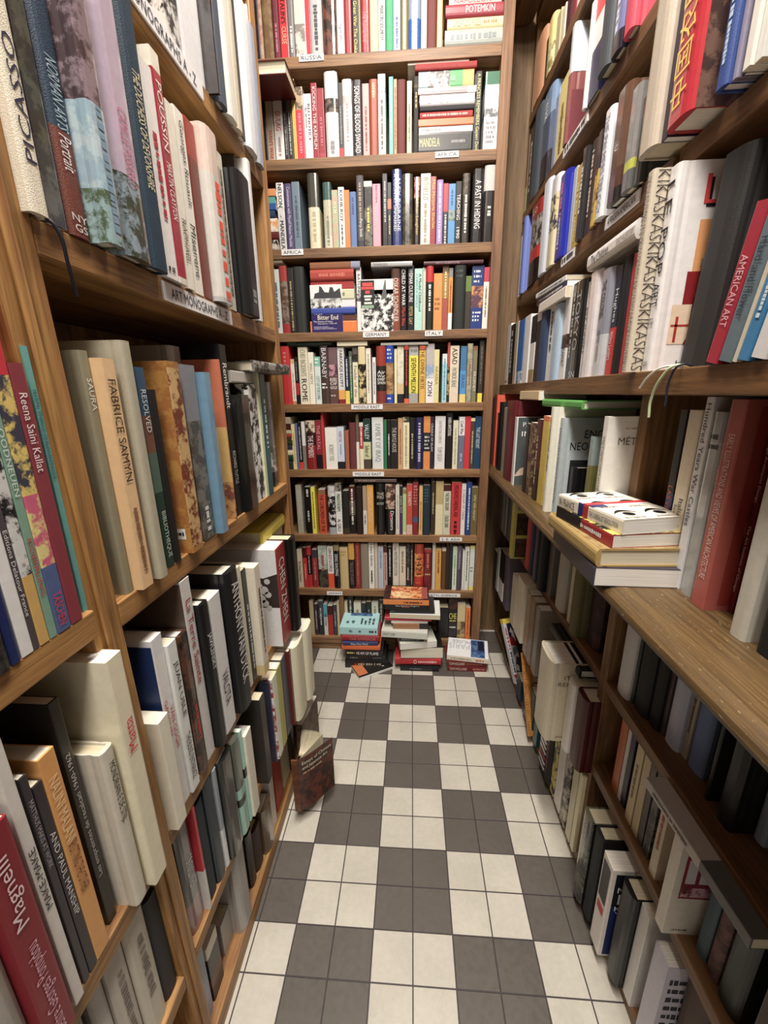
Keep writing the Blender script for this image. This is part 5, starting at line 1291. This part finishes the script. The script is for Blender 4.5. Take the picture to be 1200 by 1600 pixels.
for nm, Y, L in stk:
    L.sort(key=lambda q: q[2]); prev = []
    for i, (x0, x1, z0, z1, K, cols, txt) in enumerate(L):
        under = [p for p in prev if p[0] < x1 - .2 and p[1] > x0 + .2 and abs(p[2] - z0) < .25]
        if under: z0 = max(p[2] for p in under) + .003
        elif abs(z0 - shelfz[nm]) < .4: z0 = shelfz[nm] + .002
        z1 = max(z1, z0 + .08); prev.append((x0, x1, z1)); fn += 1
        r = dict(K=K, cols=cols); c0, c, k = look(r)
        pos = 'at the bottom' if i == 0 else 'on top' if i == len(L) - 1 else f"{ordinal(i + 1)} up"
        lb = unique([f"{c} {k} lying {pos} {'in' if pos.endswith('up') else 'of'} the stack on {PLACES[nm]}" if len(L) > 2 else f"{c} {k} lying flat on {PLACES[nm]}", f"{c} {k} lying flat, {ordinal(i + 1)} one on {PLACES[nm]}"])
        flat(x1, Y + (.03 if i % 2 else 0), z0, z1 - z0, x1 - x0, 1.45, K, cols, txt, lb, 'books lying on ' + PLACES[nm], 0, fn)

# ------------------------------------------------------------------ piles on the floor
def pile(rows, group, what):
    z = 0.003
    for i, (x0, x1, y0, t, d, yaw, K, cols, txt, lb, ex) in enumerate(rows):
        h = x1 - x0
        # rotate about the middle of the spine
        cx = (x0 + x1) / 2
        m = Matrix.Translation(Vector((cx, y0, z)) * DM) @ RZ(yaw) @ Matrix.Translation(Vector((h / 2, 0, 0)) * DM) @ RY(-90)
        make_book(m, t, h, d, K, cols, txt, lb, group, 7000 + i * 13 + int(abs(x0) * 100), ex)
        z += t + .004
    return z
pile([(-3.35, -1.2, 11.45, .42, 1.5, 2, 'p', '26262a', '#;a8a08c;.3;.85|#;b04c3c;.22;.3', 'thick black paperback at the bottom of the left floor pile', None),
      (-3.3, -1.35, 11.5, .22, 1.4, 1, 'p', '302e2e', '#;8c8c88;.1;.3|#;707070;.68;.9', 'black paperback with grey lettering, second in the left floor pile', None),
      (-3.3, -1.5, 11.5, .3, 1.4, -1, 'p', '262426', 'HI AM OF PLAME;f0f0f0;.3;.9|#;c8b878;.03;.25', 'black paperback with bold white title in the left floor pile', None),
      (-3.5, -1.6, 11.55, .2, 1.4, 0, 'p', 'e07030', '', 'orange paperback halfway up the left floor pile', None),
      (-3.45, -1.7, 11.6, .22, 1.35, 2, 'h', '3c4c78', 'When West Whist?;d0d4e0;.22;.72', 'blue hardback with white lettering in the left floor pile', None),
      (-3.5, -1.62, 11.65, .3, 1.35, 0, 'h', '942c34', 'THE EMPEROR;c07878;.2;.9', 'dark red hardback under the turquoise book on the left floor pile', None),
      (-3.6, -1.72, 11.7, .42, 1.5, -1, 'p', 'a0d0d4', '#;384858;.78;.97|#;5c7478;.25;.33|#;5c7478;.5;.58',
       'thick turquoise paperback on top of the left floor pile', [('R', 'F', '5c84a8+3c5c80', .74, .97, .2, .8), ('D', 'F', '3c5058', .2, .6, .08, .5, 4), ('D', 'F', '3c6068', .25, .5, .6, .9, 2)])],
     'books in the left floor pile', 'left')
pile([(-.6, 1.3, 11.3, .3, 1.35, 0, 'p', '202226', '#;707478;.25;.55', 'black paperback at the bottom of the middle floor pile', None),
      (-.85, 1.4, 11.4, .4, 1.5, 1, 'h', 'b83038', '#;e8b0b0;.5;.9|O;f0e0e0;.4;.47', 'red hardback with round emblem low in the middle floor pile', None),
      (-.65, 1.4, 11.35 + 1.5, .6, 1.5, 183, 'p', '2c2826', '', 'thick paperback, page edges outward, in the middle floor pile', None),
      (-.85, .95, 11.25 + 1.4, .32, 1.4, 190, 'p', 'd8d8c8', '', 'cream paperback turned askew, page edges outward, middle floor pile', None),
      (-.65, .55, 11.35, .25, 1.3, 2, 'p', '302c2c', 'THE NATION FOR TODAY;c8c4c0;.1;.85', 'short black paperback with white title, middle floor pile', None),
      (-1.5, .7, 11.2, .35, 1.6, -4, 'p', 'c8ccc0', 'LIVES AT CHOIR;3c3c3c;.03;.3', 'pale grey-green paperback jutting left from the middle floor pile', None),
      (-.95, .75, 11.45, .28, 1.35, 1, 'p', '9c7454:.75,26262a', '', 'light brown paperback with a black end, middle floor pile', None),
      (-1.05, .7, 11.5 + 1.3, .12, 1.3, 181, 'p', 'e0dcd4', '', 'thin white paperback above the brown one, middle floor pile', None),
      (-1.35, .9, 11.5, .18, 1.5, 0, 'h', 'b43c44', '', 'thin red hardback in the upper middle floor pile', None),
      (-1.05, 1.35, 11.4 + 1.5, .22, 1.5, 178, 'p', 'd8dcd8', '', 'white-edged paperback jutting right from the middle floor pile', None),
      (-1.1, 1.05, 11.5, .2, 1.45, 0, 'p', '262a2c', '#;5c7478;.02;.12', 'black paperback below the white-titled one, middle floor pile', None),
      (-1.35, .72, 11.5, .26, 1.35, 1, 'p', '2a2828', 'The Pol Pot Regime;f4f4f4;.25;.8|#;e07050;.4;.6', 'black paperback with bold white title, just under the orange pile-topping book', None),
      (-1.4, .76, 11.45, .27, 1.5, -1, 'p', 'e88840', '#;5c2c1c;.45;.85',
       'orange paperback with a dark fiery cover topping the middle floor pile', [('R', 'F', '2c1816+5c2c20', 0, 1, 0, 1), ('R', 'F', 'e8a068+a84c34', .08, .92, .12, .85, .003), ('R', 'F', '9c5c54', .1, .9, .03, .16, .004), ('P', 'F', 'f0c890+d89868', .1, .55, .3, .85, [(0, .2), (.2, .9), (.9, 1), (1, .5), (.6, 0)], .006)])],
     'books in the middle floor pile', 'middle')
pile([(1.72, 3.62, 11.4, .27, 1.35, 0, 'p', '7c2428', 'TOM HOLLAND;e0c8b8;.05;.5|#;b88070;.65;.95', 'dark red paperback at the bottom of the right floor pile', None),
      (1.7, 3.6, 11.42, .27, 1.35, 0, 'p', '742024', 'TOM HOLLAND;e0c8b8;.05;.45|#;a06050;.5;.9', 'dark red paperback in the middle of the right floor pile', None),
      (1.68, 3.66, 11.4, .26, 1.55, -8, 'p', 'e0d0bc', '#;9c948c;.1;.6|#;c85c2c;.7;.9',
       'white and blue paperback askew on top of the right floor pile', [('R', 'F', 'e4e8ec', 0, 1, 0, 1), ('R', 'F', '34507c+5c7ca0', .02, .98, .08, .42, .003), ('R', 'F', '1c2848', .4, .92, .1, .25, .004), ('T', 'F', 'v8c98a8', .72, .9, .42, .9, 'MUSEE'), ('T', 'F', 'va8b0b8', .4, .68, .45, .97, 'PARIS')])],
     'books in the right floor pile', 'right')
m = Matrix.Translation(Vector((-1.75, 10.95, .003)) * DM) @ RZ(31) @ Matrix.Translation(Vector((.95, 0, 0)) * DM) @ RY(-90)
make_book(m, .13, 1.85, 1.3, 'p', 'dcdcdc', '', 'thin white booklet lying askew on the tiles before the left pile', 'loose books on the floor', 7777,
          [('R', 'F', '2a2420', 0, 1, 0, 1), ('R', 'F', 'c87848', .1, .9, .72, .98, .003), ('P', 'F', 'e0e0e0', .2, .7, .1, .7, [(0, 0), (1, .3), (.8, .5), (0, .25)], .004)])

# ------------------------------------------------------------------ books lying on rows and on the ledge
def lie_r(x0, y0, z, t, h, d, yaw, K, cols, txt, lb, grp, seed, ex=None):
    """spine towards the aisle (facing -x) on the right side; y0 = near end"""
    m = Matrix.Translation(Vector((x0, y0, z)) * DM) @ RZ(-90 + yaw) @ RY(-90)
    return make_book(m, t, h, d, K, cols, txt, lb, grp, seed, ex)
G = 'books stacked flat on the ledge'
lie_r(3.2, .9, 9.752, .36, 2.45, 1.85, -2, 'p', '4c4c58', '', 'thick dark grey book at the bottom of the stack on the ledge', G, 81)
lie_r(3.25, .92, 10.116, .34, 2.4, 1.75, 2, 'h', 'a8905c', '', 'tan clothbound book, second from the bottom on the ledge stack', G, 82, [('R', 'F', 'a08c64+8c7850', 0, 1, 0, 1)])
lie_r(3.45, .95, 10.46, .25, 2.05, 1.5, 8, 'p', '26242a:.5,a03038', '#;d0d0d0;.5;.85', 'black paperback under the eye-patterned one on the ledge', G, 83, [('R', 'F', 'd8c060+26242a', 0, 1, 0, 1)])
eyes = []
for r_ in range(3):
    for c_ in range(2):
        y_, z_ = .06 + c_ * .48, .03 + r_ * .34 + (.02 if r_ == 2 else 0)
        arc = [(0, .5)] + [(i / 8, .5 + .42 * math.sin(i / 8 * math.pi)) for i in range(1, 8)] + [(1, .5)] + [(1 - i / 8, .5 + .22 * math.sin(i / 8 * math.pi)) for i in range(1, 8)]
        eyes += [('P', 'F', '2a2422', y_, y_ + .42, z_, z_ + .29, arc, .003),
                 ('P', 'F', '2a2422', y_ + .13, y_ + .3, z_ + .08, z_ + .19, [(.5 + .5 * math.cos(i * math.pi / 6), .5 + .5 * math.sin(i * math.pi / 6)) for i in range(12)], .004),
                 ('D', 'F', '5c544c', y_ + .02, y_ + .4, z_ + .0, z_ + .05, 2)]
lie_r(3.6, .95, 10.716, .27, 2.0, 1.32, 13, 'p', 'dcd0b8:.36,2c3c74:.44,a83438:.52,dcd0b8', 'THE SURREALIST REVOLUTION;2c2826;.54;.95|IN FRANCE;2c2826;.03;.3',
      'cream paperback printed with eyes on top of the ledge stack', G, 84, [('R', 'F', 'e8e0cc', 0, 1, 0, 1)] + eyes + [('R', 'F', 'c83c44', 0, 1, .5, .575, .007), ('R', 'F', '2c3c74', 0, .25, .42, .5, .007), ('R', 'F', 'ccd0e0', .25, .9, .44, .5, .007)])
G = 'books lying flat on rows'
lie_r(4.25, 3.3, 16.0, .36, 2.3, 1.5, 0, 'hf', 'e0dcd8', 'DAVID HALBERSTAM;8c847c;.66;.97|The Children;6c6460;.1;.5', 'white jacketed book lying on the projecting right-hand shelf row', G, 91)
lie_r(4.2, 7.0, 15.72, .3, 2.5, 1.5, 0, 'p', 'e0d8cc', '', 'cream book lying on the far projecting right-hand row', G, 92)
lie_r(4.3, 7.3, 16.03, .2, 2.6, 1.5, 2, 'p', '2c3450', '#;d0d4e0;.1;.9', 'navy book lying on the cream one, far projecting row', G, 93)
lie_r(4.3, 7.4, 16.24, .14, 2.4, 1.5, 4, 'p', 'd0d4d8', '#;50545c;.1;.9', 'thin white book topping the lying books, far projecting row', G, 94)
lie_r(4.0, 8.0, 12.9, .3, 2.4, 1.5, 0, 'p', 'd8bc94', '', 'beige-edged book lying on the far ledge row', G, 95)
lie_r(4.1, 4.6, 12.72, .22, 3.2, 2.0, 0, 'h', '5c9c4c', '', 'green book lying over the large grey volume on the ledge', G, 96)
lie_r(4.42, -2.2, 5.98, .2, 2.4, 1.5, 2, 'p', 'b0aca8:.6,6c6c6c', '#;6c6460;.1;.5', 'pale grey book lying across the mid low near right row', G, 97)
lie_r(4.45, 3.6, 5.72, .25, 2.4, 1.7, 0, 'h', '1c1a1a', '', 'black book lying over the mid low far right row', G, 98)
def lie_l(x0, y0, z, t, h, d, yaw, K, cols, txt, lb, grp, seed, ex=None, tilt=0):
    """spine towards the aisle (facing +x) on the left side; y0 = near end"""
    m = Matrix.Translation(Vector((x0, y0 + h, z)) * DM) @ RZ(90 + yaw) @ RY(-90 + tilt)
    m = Matrix.Translation(Vector((x0, y0, z)) * DM) @ RZ(90 + yaw) @ RX(0) @ Matrix.Translation(Vector((h, 0, 0)) * DM) @ RY(-90)
    return make_book(m, t, h, d, K, cols, txt, lb, grp, seed, ex)
lie_l(-4.2, 3.4, 13.46, .26, 2.2, 1.6, 0, 'p', 'b8b4b0', '', 'pale grey book lying on the shelf row below ART MONOGRAPHS', G, 101)
lie_l(-3.95, 4.2, 13.73, .26, 2.2, 1.6, -6, 'h', '8c8884+3c3a38', '', 'dark marbled book slanting on top, shelf below ART MONOGRAPHS', G, 102, [('R', 'F', '8c8884+2c2a28', 0, 1, 0, 1)])
lie_l(-4.3, 4.5, 9.05, .42, 2.0, 2.4, 0, 'h', 'ccb830', '', 'yellow book lying high on the middle low left-hand shelf', G, 103)
lie_l(-4.35, 4.3, 8.75, .28, 2.2, 2.4, 0, 'p', 'e0dcd0', '', 'white book lying under the yellow one at left', G, 104)
# large maroon book jutting from the left end of the upper AFRICA shelf
m = Matrix.Translation(Vector((-4.62, 11.75, 24.05)) * DM) @ RZ(0) @ RX(0) @ RY(-90)
m = Matrix.Translation(Vector((-6.2, 11.75 + 2.2, 24.02)) * DM) @ RZ(180) @ RY(-90)
make_book(m, .42, 1.62, 2.2, 'h', '6c2428', '', 'large maroon book jutting out below the RUSSIA shelf, pages forward', 'books lying on the upper AFRICA shelf', 111)
# two covers shown face-on on the GERMANY shelf
m = mat_at(-4.43, 12.98, 15.755, RZ(-90)); m = m @ Matrix.Translation(Vector((-.1, 0, 0)) * DM)
make_book(m, .1, 1.85, 1.36, 'p', 'dcdcdc', '', 'face-on paperback To the Bitter End, purple lower half, GERMANY shelf', 'face-on paperbacks', 121,
          [('R', 'F', '3c2c6c', 0, 1, 0, .46), ('R', 'F', 'c8c8c8+8a8a8a', 0, 1, .46, .72), ('R', 'F', 'e8e8e8', 0, 1, .72, 1),
           ('P', 'F', '4c4c50', .1, .98, .72, .98, [(0, 0), (.05, .4), (.2, .5), (.22, 1), (.3, .9), (.4, .5), (.55, .45), (.6, .9), (.7, .85), (.75, .5), (.95, .8), (1, 0)], .003),
           ('R', 'F', 'e0e0e0+4a4a4a', .0, 1, .46, .62, .004),
           ('T', 'F', 'f4f4f4', .08, .35, .385, .44, 'To the'), ('T', 'F', 'f4ecc0', .2, .85, .27, .37, 'Bitter End'), ('T', 'F', 'e8e8e8', .06, .68, .215, .25, 'The Diaries of Victor'), ('T', 'F', 'e8e8e8', .2, .8, .165, .2, 'Klemperer 1942-45'), ('D', 'F', 'b8b0d0', .06, .8, .06, .13, 3)])
m = mat_at(-2.27, 12.97, 15.755, RZ(-90)); m = m @ Matrix.Translation(Vector((-.12, 0, 0)) * DM)
make_book(m, .12, 2.0, 1.36, 'p', 'e4e0dc', '', 'face-on paperback with a black and white crowd cover, GERMANY shelf', 'face-on paperbacks', 122,
          [('R', 'F', 'ececec+1e1e20', 0, 1, 0, .8), ('R', 'F', 'e4e4e4', .4, 1, .72, 1), ('R', 'F', '1e1e20', 0, .42, .45, .98, .003),
           ('R', 'F', 'd84c48', .05, .37, .87, .94, .006), ('R', 'F', 'd84c48', .02, .4, .81, .86, .006), ('R', 'F', 'd84c48', .14, .28, .73, .79, .006),
           ('R', 'F', 'd8dcd4', .1, .34, .66, .7, .006), ('R', 'F', 'd8dcd4', .12, .3, .6, .64, .006), ('R', 'F', 'd8dcd4', .1, .34, .53, .57, .006), ('R', 'F', '8ca890', .02, .4, .45, .51, .006),
           ('P', 'F', '6c6c6c', .62, .8, .6, .98, [(0, 0), (.7, 1), (.85, 1), (1, .1)], .005)])

# ------------------------------------------------------------------ the paperback fanned open on the bottom left shelf
def fanned():
    ax, ay, z0, H = -3.5, 3.6, .505, 2.0
    root = MB()
    def sheet(mb, ang, L, th, z0, z1, c1, c2, bow=0, off=0, mi=0):
        n = 6; P = []
        for i in range(n + 1):
            r = L * i / n; a = math.radians(ang + bow * math.sin(i / n * math.pi * .5))
            P.append((ax + off * .0 + r * math.cos(a), ay + off + r * math.sin(a)))
        for i in range(n):
            (xa, ya), (xb, yb) = P[i], P[i + 1]
            nx, ny = -(yb - ya), xb - xa; l = math.hypot(nx, ny); nx, ny = nx / l * th, ny / l * th
            mb.add([(xa, ya, z0), (xb, yb, z0), (xb + nx, yb + ny, z0), (xa + nx, ya + ny, z0), (xa, ya, z1), (xb, yb, z1), (xb + nx, yb + ny, z1), (xa + nx, ya + ny, z1)],
                   [(0, 3, 2, 1), (4, 5, 6, 7), (0, 1, 5, 4), (1, 2, 6, 5), (2, 3, 7, 6), (3, 0, 4, 7)], mi, c1, c2)
    br, bd = hexc('6c3c28'), hexc('44281e')
    root.box(ax - .2, ax, ay - .04, ay + .02, z0, z0 + H, 0, hexc('7a5434'), hexc('6a4428'))
    sheet(root, 34, 1.28, .012, z0, z0 + H, br, bd, 12)
    sheet(root, 96, 1.25, .012, z0, z0 + H, br, bd, 0)
    a = math.radians(36)
    def mf(p, q): 
        aa = math.radians(34 + 12 * math.sin(min(max(p / 1.28, 0), 1) * math.pi * .5))
        return (ax + p * math.cos(aa) + .012 * math.sin(aa), ay + p * math.sin(aa) - .012 * math.cos(aa), q)
    for s_, p0, p1, q0, q1 in (('Essays of Chinese', .12, 1.2, 2.2, 2.36), ('and Japanese Art', .12, 1.05, 2.02, 2.17)):
        put_text(root, s_, mf, p0, p1, q0, q1, 1, hexc('e8dcc0'))
    put_dashes(root, mf, .14, .8, 1.88, 1.95, 1, hexc('b8a080'), random.Random(3))
    o = root.obj('book', [M_PAPER, M_INK])
    tag(o, 'brown paperback standing fanned open at the foot of the left bookcase', 'book', 'books on the lowest left-hand shelf')
    pg = MB(); pc = hexc('e0d0ac')
    for i in range(16): sheet(pg, 60 + i * 2.3, 1.2, .012, z0 + .02, z0 + H - .02, pc, pc, 3, .0)
    pg.obj('page_block', [M_PAGE], o, True)
fanned()
m = mat_at(-3.95, 5.0, .505, RZ(-7))
make_book(m, .24, 1.98, 1.45, 'p', '7c6858+5c4c40', '', 'grey-brown paperback standing behind the fanned one, lowest left-hand shelf', 'books on the lowest left-hand shelf', 131)

# ------------------------------------------------------------------ ruler, long carton, ribbons
mb = MB()
mb.box(0, .26, 0, .1, 0, 3.1, 0)
mb.box(.27, .4, .06, .14, .1, 2.9, 0)
for i in range(1, 30):
    L = .12 if i % 5 == 0 else .06
    mb.add([(.01, -.004, i * .105), (.01 + L, -.004, i * .105), (.01 + L, -.004, i * .105 + .012), (.01, -.004, i * .105 + .012)], [(0, 1, 2, 3)], 1, hexc('4c2c14'))
M_RUL = wood('yellow beech', 'z', 'c07c34', 'd89850', .4)
o = mb.obj('ruler', [M_RUL, M_INK])
tag(o, 'long yellow wooden ruler leaning at the foot of the right-hand shelves', 'ruler')
p0 = Vector((4.46, 7.1, .37)); p1 = Vector((4.3, 8.35, 3.2))
az = (p1 - p0).normalized(); xa = Vector((1, .1, 0)); xa = (xa - az * xa.dot(az)).normalized(); na = az.cross(xa)
o.matrix_world = Matrix.Translation(p0 * DM) @ Matrix((xa, na, az)).transposed().to_4x4()
mb = MB()
L_ = 2.9
mb.box(0, .42, 0, .3, 0, L_ - .22, 0, hexc('dcdce0'), hexc('c0c4d0'))
mb.box(-.006, .426, -.006, .306, L_ - .22, L_, 0, hexc('e8c83c'))
mb.box(-.006, .426, -.006, .306, 0, .26, 0, hexc('e0dcdc'))
def face(c, pts, k=.006):
    mb.add([(x, -k, z) for x, z in pts], [tuple(range(len(pts)))], 0, hexc(c))
face('a82838', [(0, .1), (.42, .1), (.42, .34), (0, .42)])
face('2c3050', [(.14, 2.0), (.42, 1.9), (.42, 2.68), (.14, 2.68)])
face('a82838', [(.14, 1.7), (.42, 1.6), (.42, 2.1), (.34, 2.0), (.28, 2.15), (.22, 2.02), (.14, 2.1)], .009)
face('e8e8ec', [(.22, 2.3), (.3, 2.2), (.26, 2.1), (.36, 2.0), (.42, 1.8), (.42, 2.4), (.36, 2.3), (.32, 2.5)], .012)
face('74848c', [(.16, 1.2), (.4, 1.35), (.42, 1.65), (.2, 1.55)], .009)
face('5c5c64', [(.14, .5), (.42, .4), (.42, 1.1), (.3, 1.2), (.2, .9)], .009)
face('e4e4e8', [(.18, .6), (.3, .5), (.32, .75), (.22, .85)], .012)
put_dashes(mb, lambda a_, b_: (b_, -.009, -a_), -(L_ - .4), -1.5, .02, .11, 1, hexc('b03040'), random.Random(4))
put_dashes(mb, lambda a_, b_: (b_, -.009, -a_), -1.4, -.5, .02, .11, 1, hexc('2c3050'), random.Random(6))
o = mb.obj('carton', [M_PAPER, M_INK])
tag(o, 'long slim white, navy and red carton with yellow end, leaning by the floor', 'box')
p0 = Vector((4.72, 10.1, .37)); p1 = Vector((4.22, 11.5, 2.85))
az = (p1 - p0).normalized(); xa = Vector((1, .2, 0)); xa = (xa - az * xa.dot(az)).normalized(); na = az.cross(xa)
o.matrix_world = Matrix.Translation(p0 * DM) @ Matrix((xa, na, az)).transposed().to_4x4()

def ribbon(pts, w, hx, lb):
    c = bpy.data.curves.new('ribbon', 'CURVE'); c.dimensions = '3D'; c.extrude = 0; c.bevel_depth = w * DM; c.resolution_u = 8
    sp = c.splines.new('BEZIER'); sp.bezier_points.add(len(pts) - 1)
    for b_, q in zip(sp.bezier_points, pts):
        b_.co = Vector(q) * DM; b_.handle_left_type = b_.handle_right_type = 'AUTO'
    c.materials.append(plain('ribbon ' + hx, hx, .5))
    o = bpy.data.objects.new('bookmark_ribbon', c); COL.objects.link(o)
    me = bpy.data.meshes.new_from_object(o.evaluated_get(bpy.context.evaluated_depsgraph_get()))
    n = bpy.data.objects.new('bookmark_ribbon', me); COL.objects.link(n); bpy.data.objects.remove(o); bpy.data.curves.remove(c)
    tag(n, lb, 'ribbon', 'bookmark ribbons hanging over the right-hand shelf')
ribbon([(4.35, 1.15, 13.53), (4.15, 1.2, 13.54), (4.08, 1.35, 13.4), (4.08, 1.6, 13.0), (4.1, 1.62, 12.7)], .022, 'b8c89c', 'pale green bookmark ribbon hanging over the projecting right-hand shelf')
ribbon([(4.3, 1.2, 13.53), (4.12, 1.4, 13.54), (4.06, 1.75, 13.4), (4.06, 2.0, 13.2)], .018, 'd8dcd4', 'white bookmark ribbon curling over the projecting right-hand shelf edge')
ribbon([(4.3, 1.0, 13.53), (4.12, 1.0, 13.54), (4.07, 1.1, 13.4), (4.08, 1.15, 12.9)], .018, '2c3048', 'navy bookmark ribbon hanging over the projecting right-hand shelf edge')
ribbon([(-4.02, -1.35, 15.02), (-3.96, -1.3, 14.95), (-3.97, -1.2, 14.6), (-4.02, -1.1, 14.3)], .02, '2a2c3c', 'dark bookmark ribbon hanging below the first ART MONOGRAPHS book')
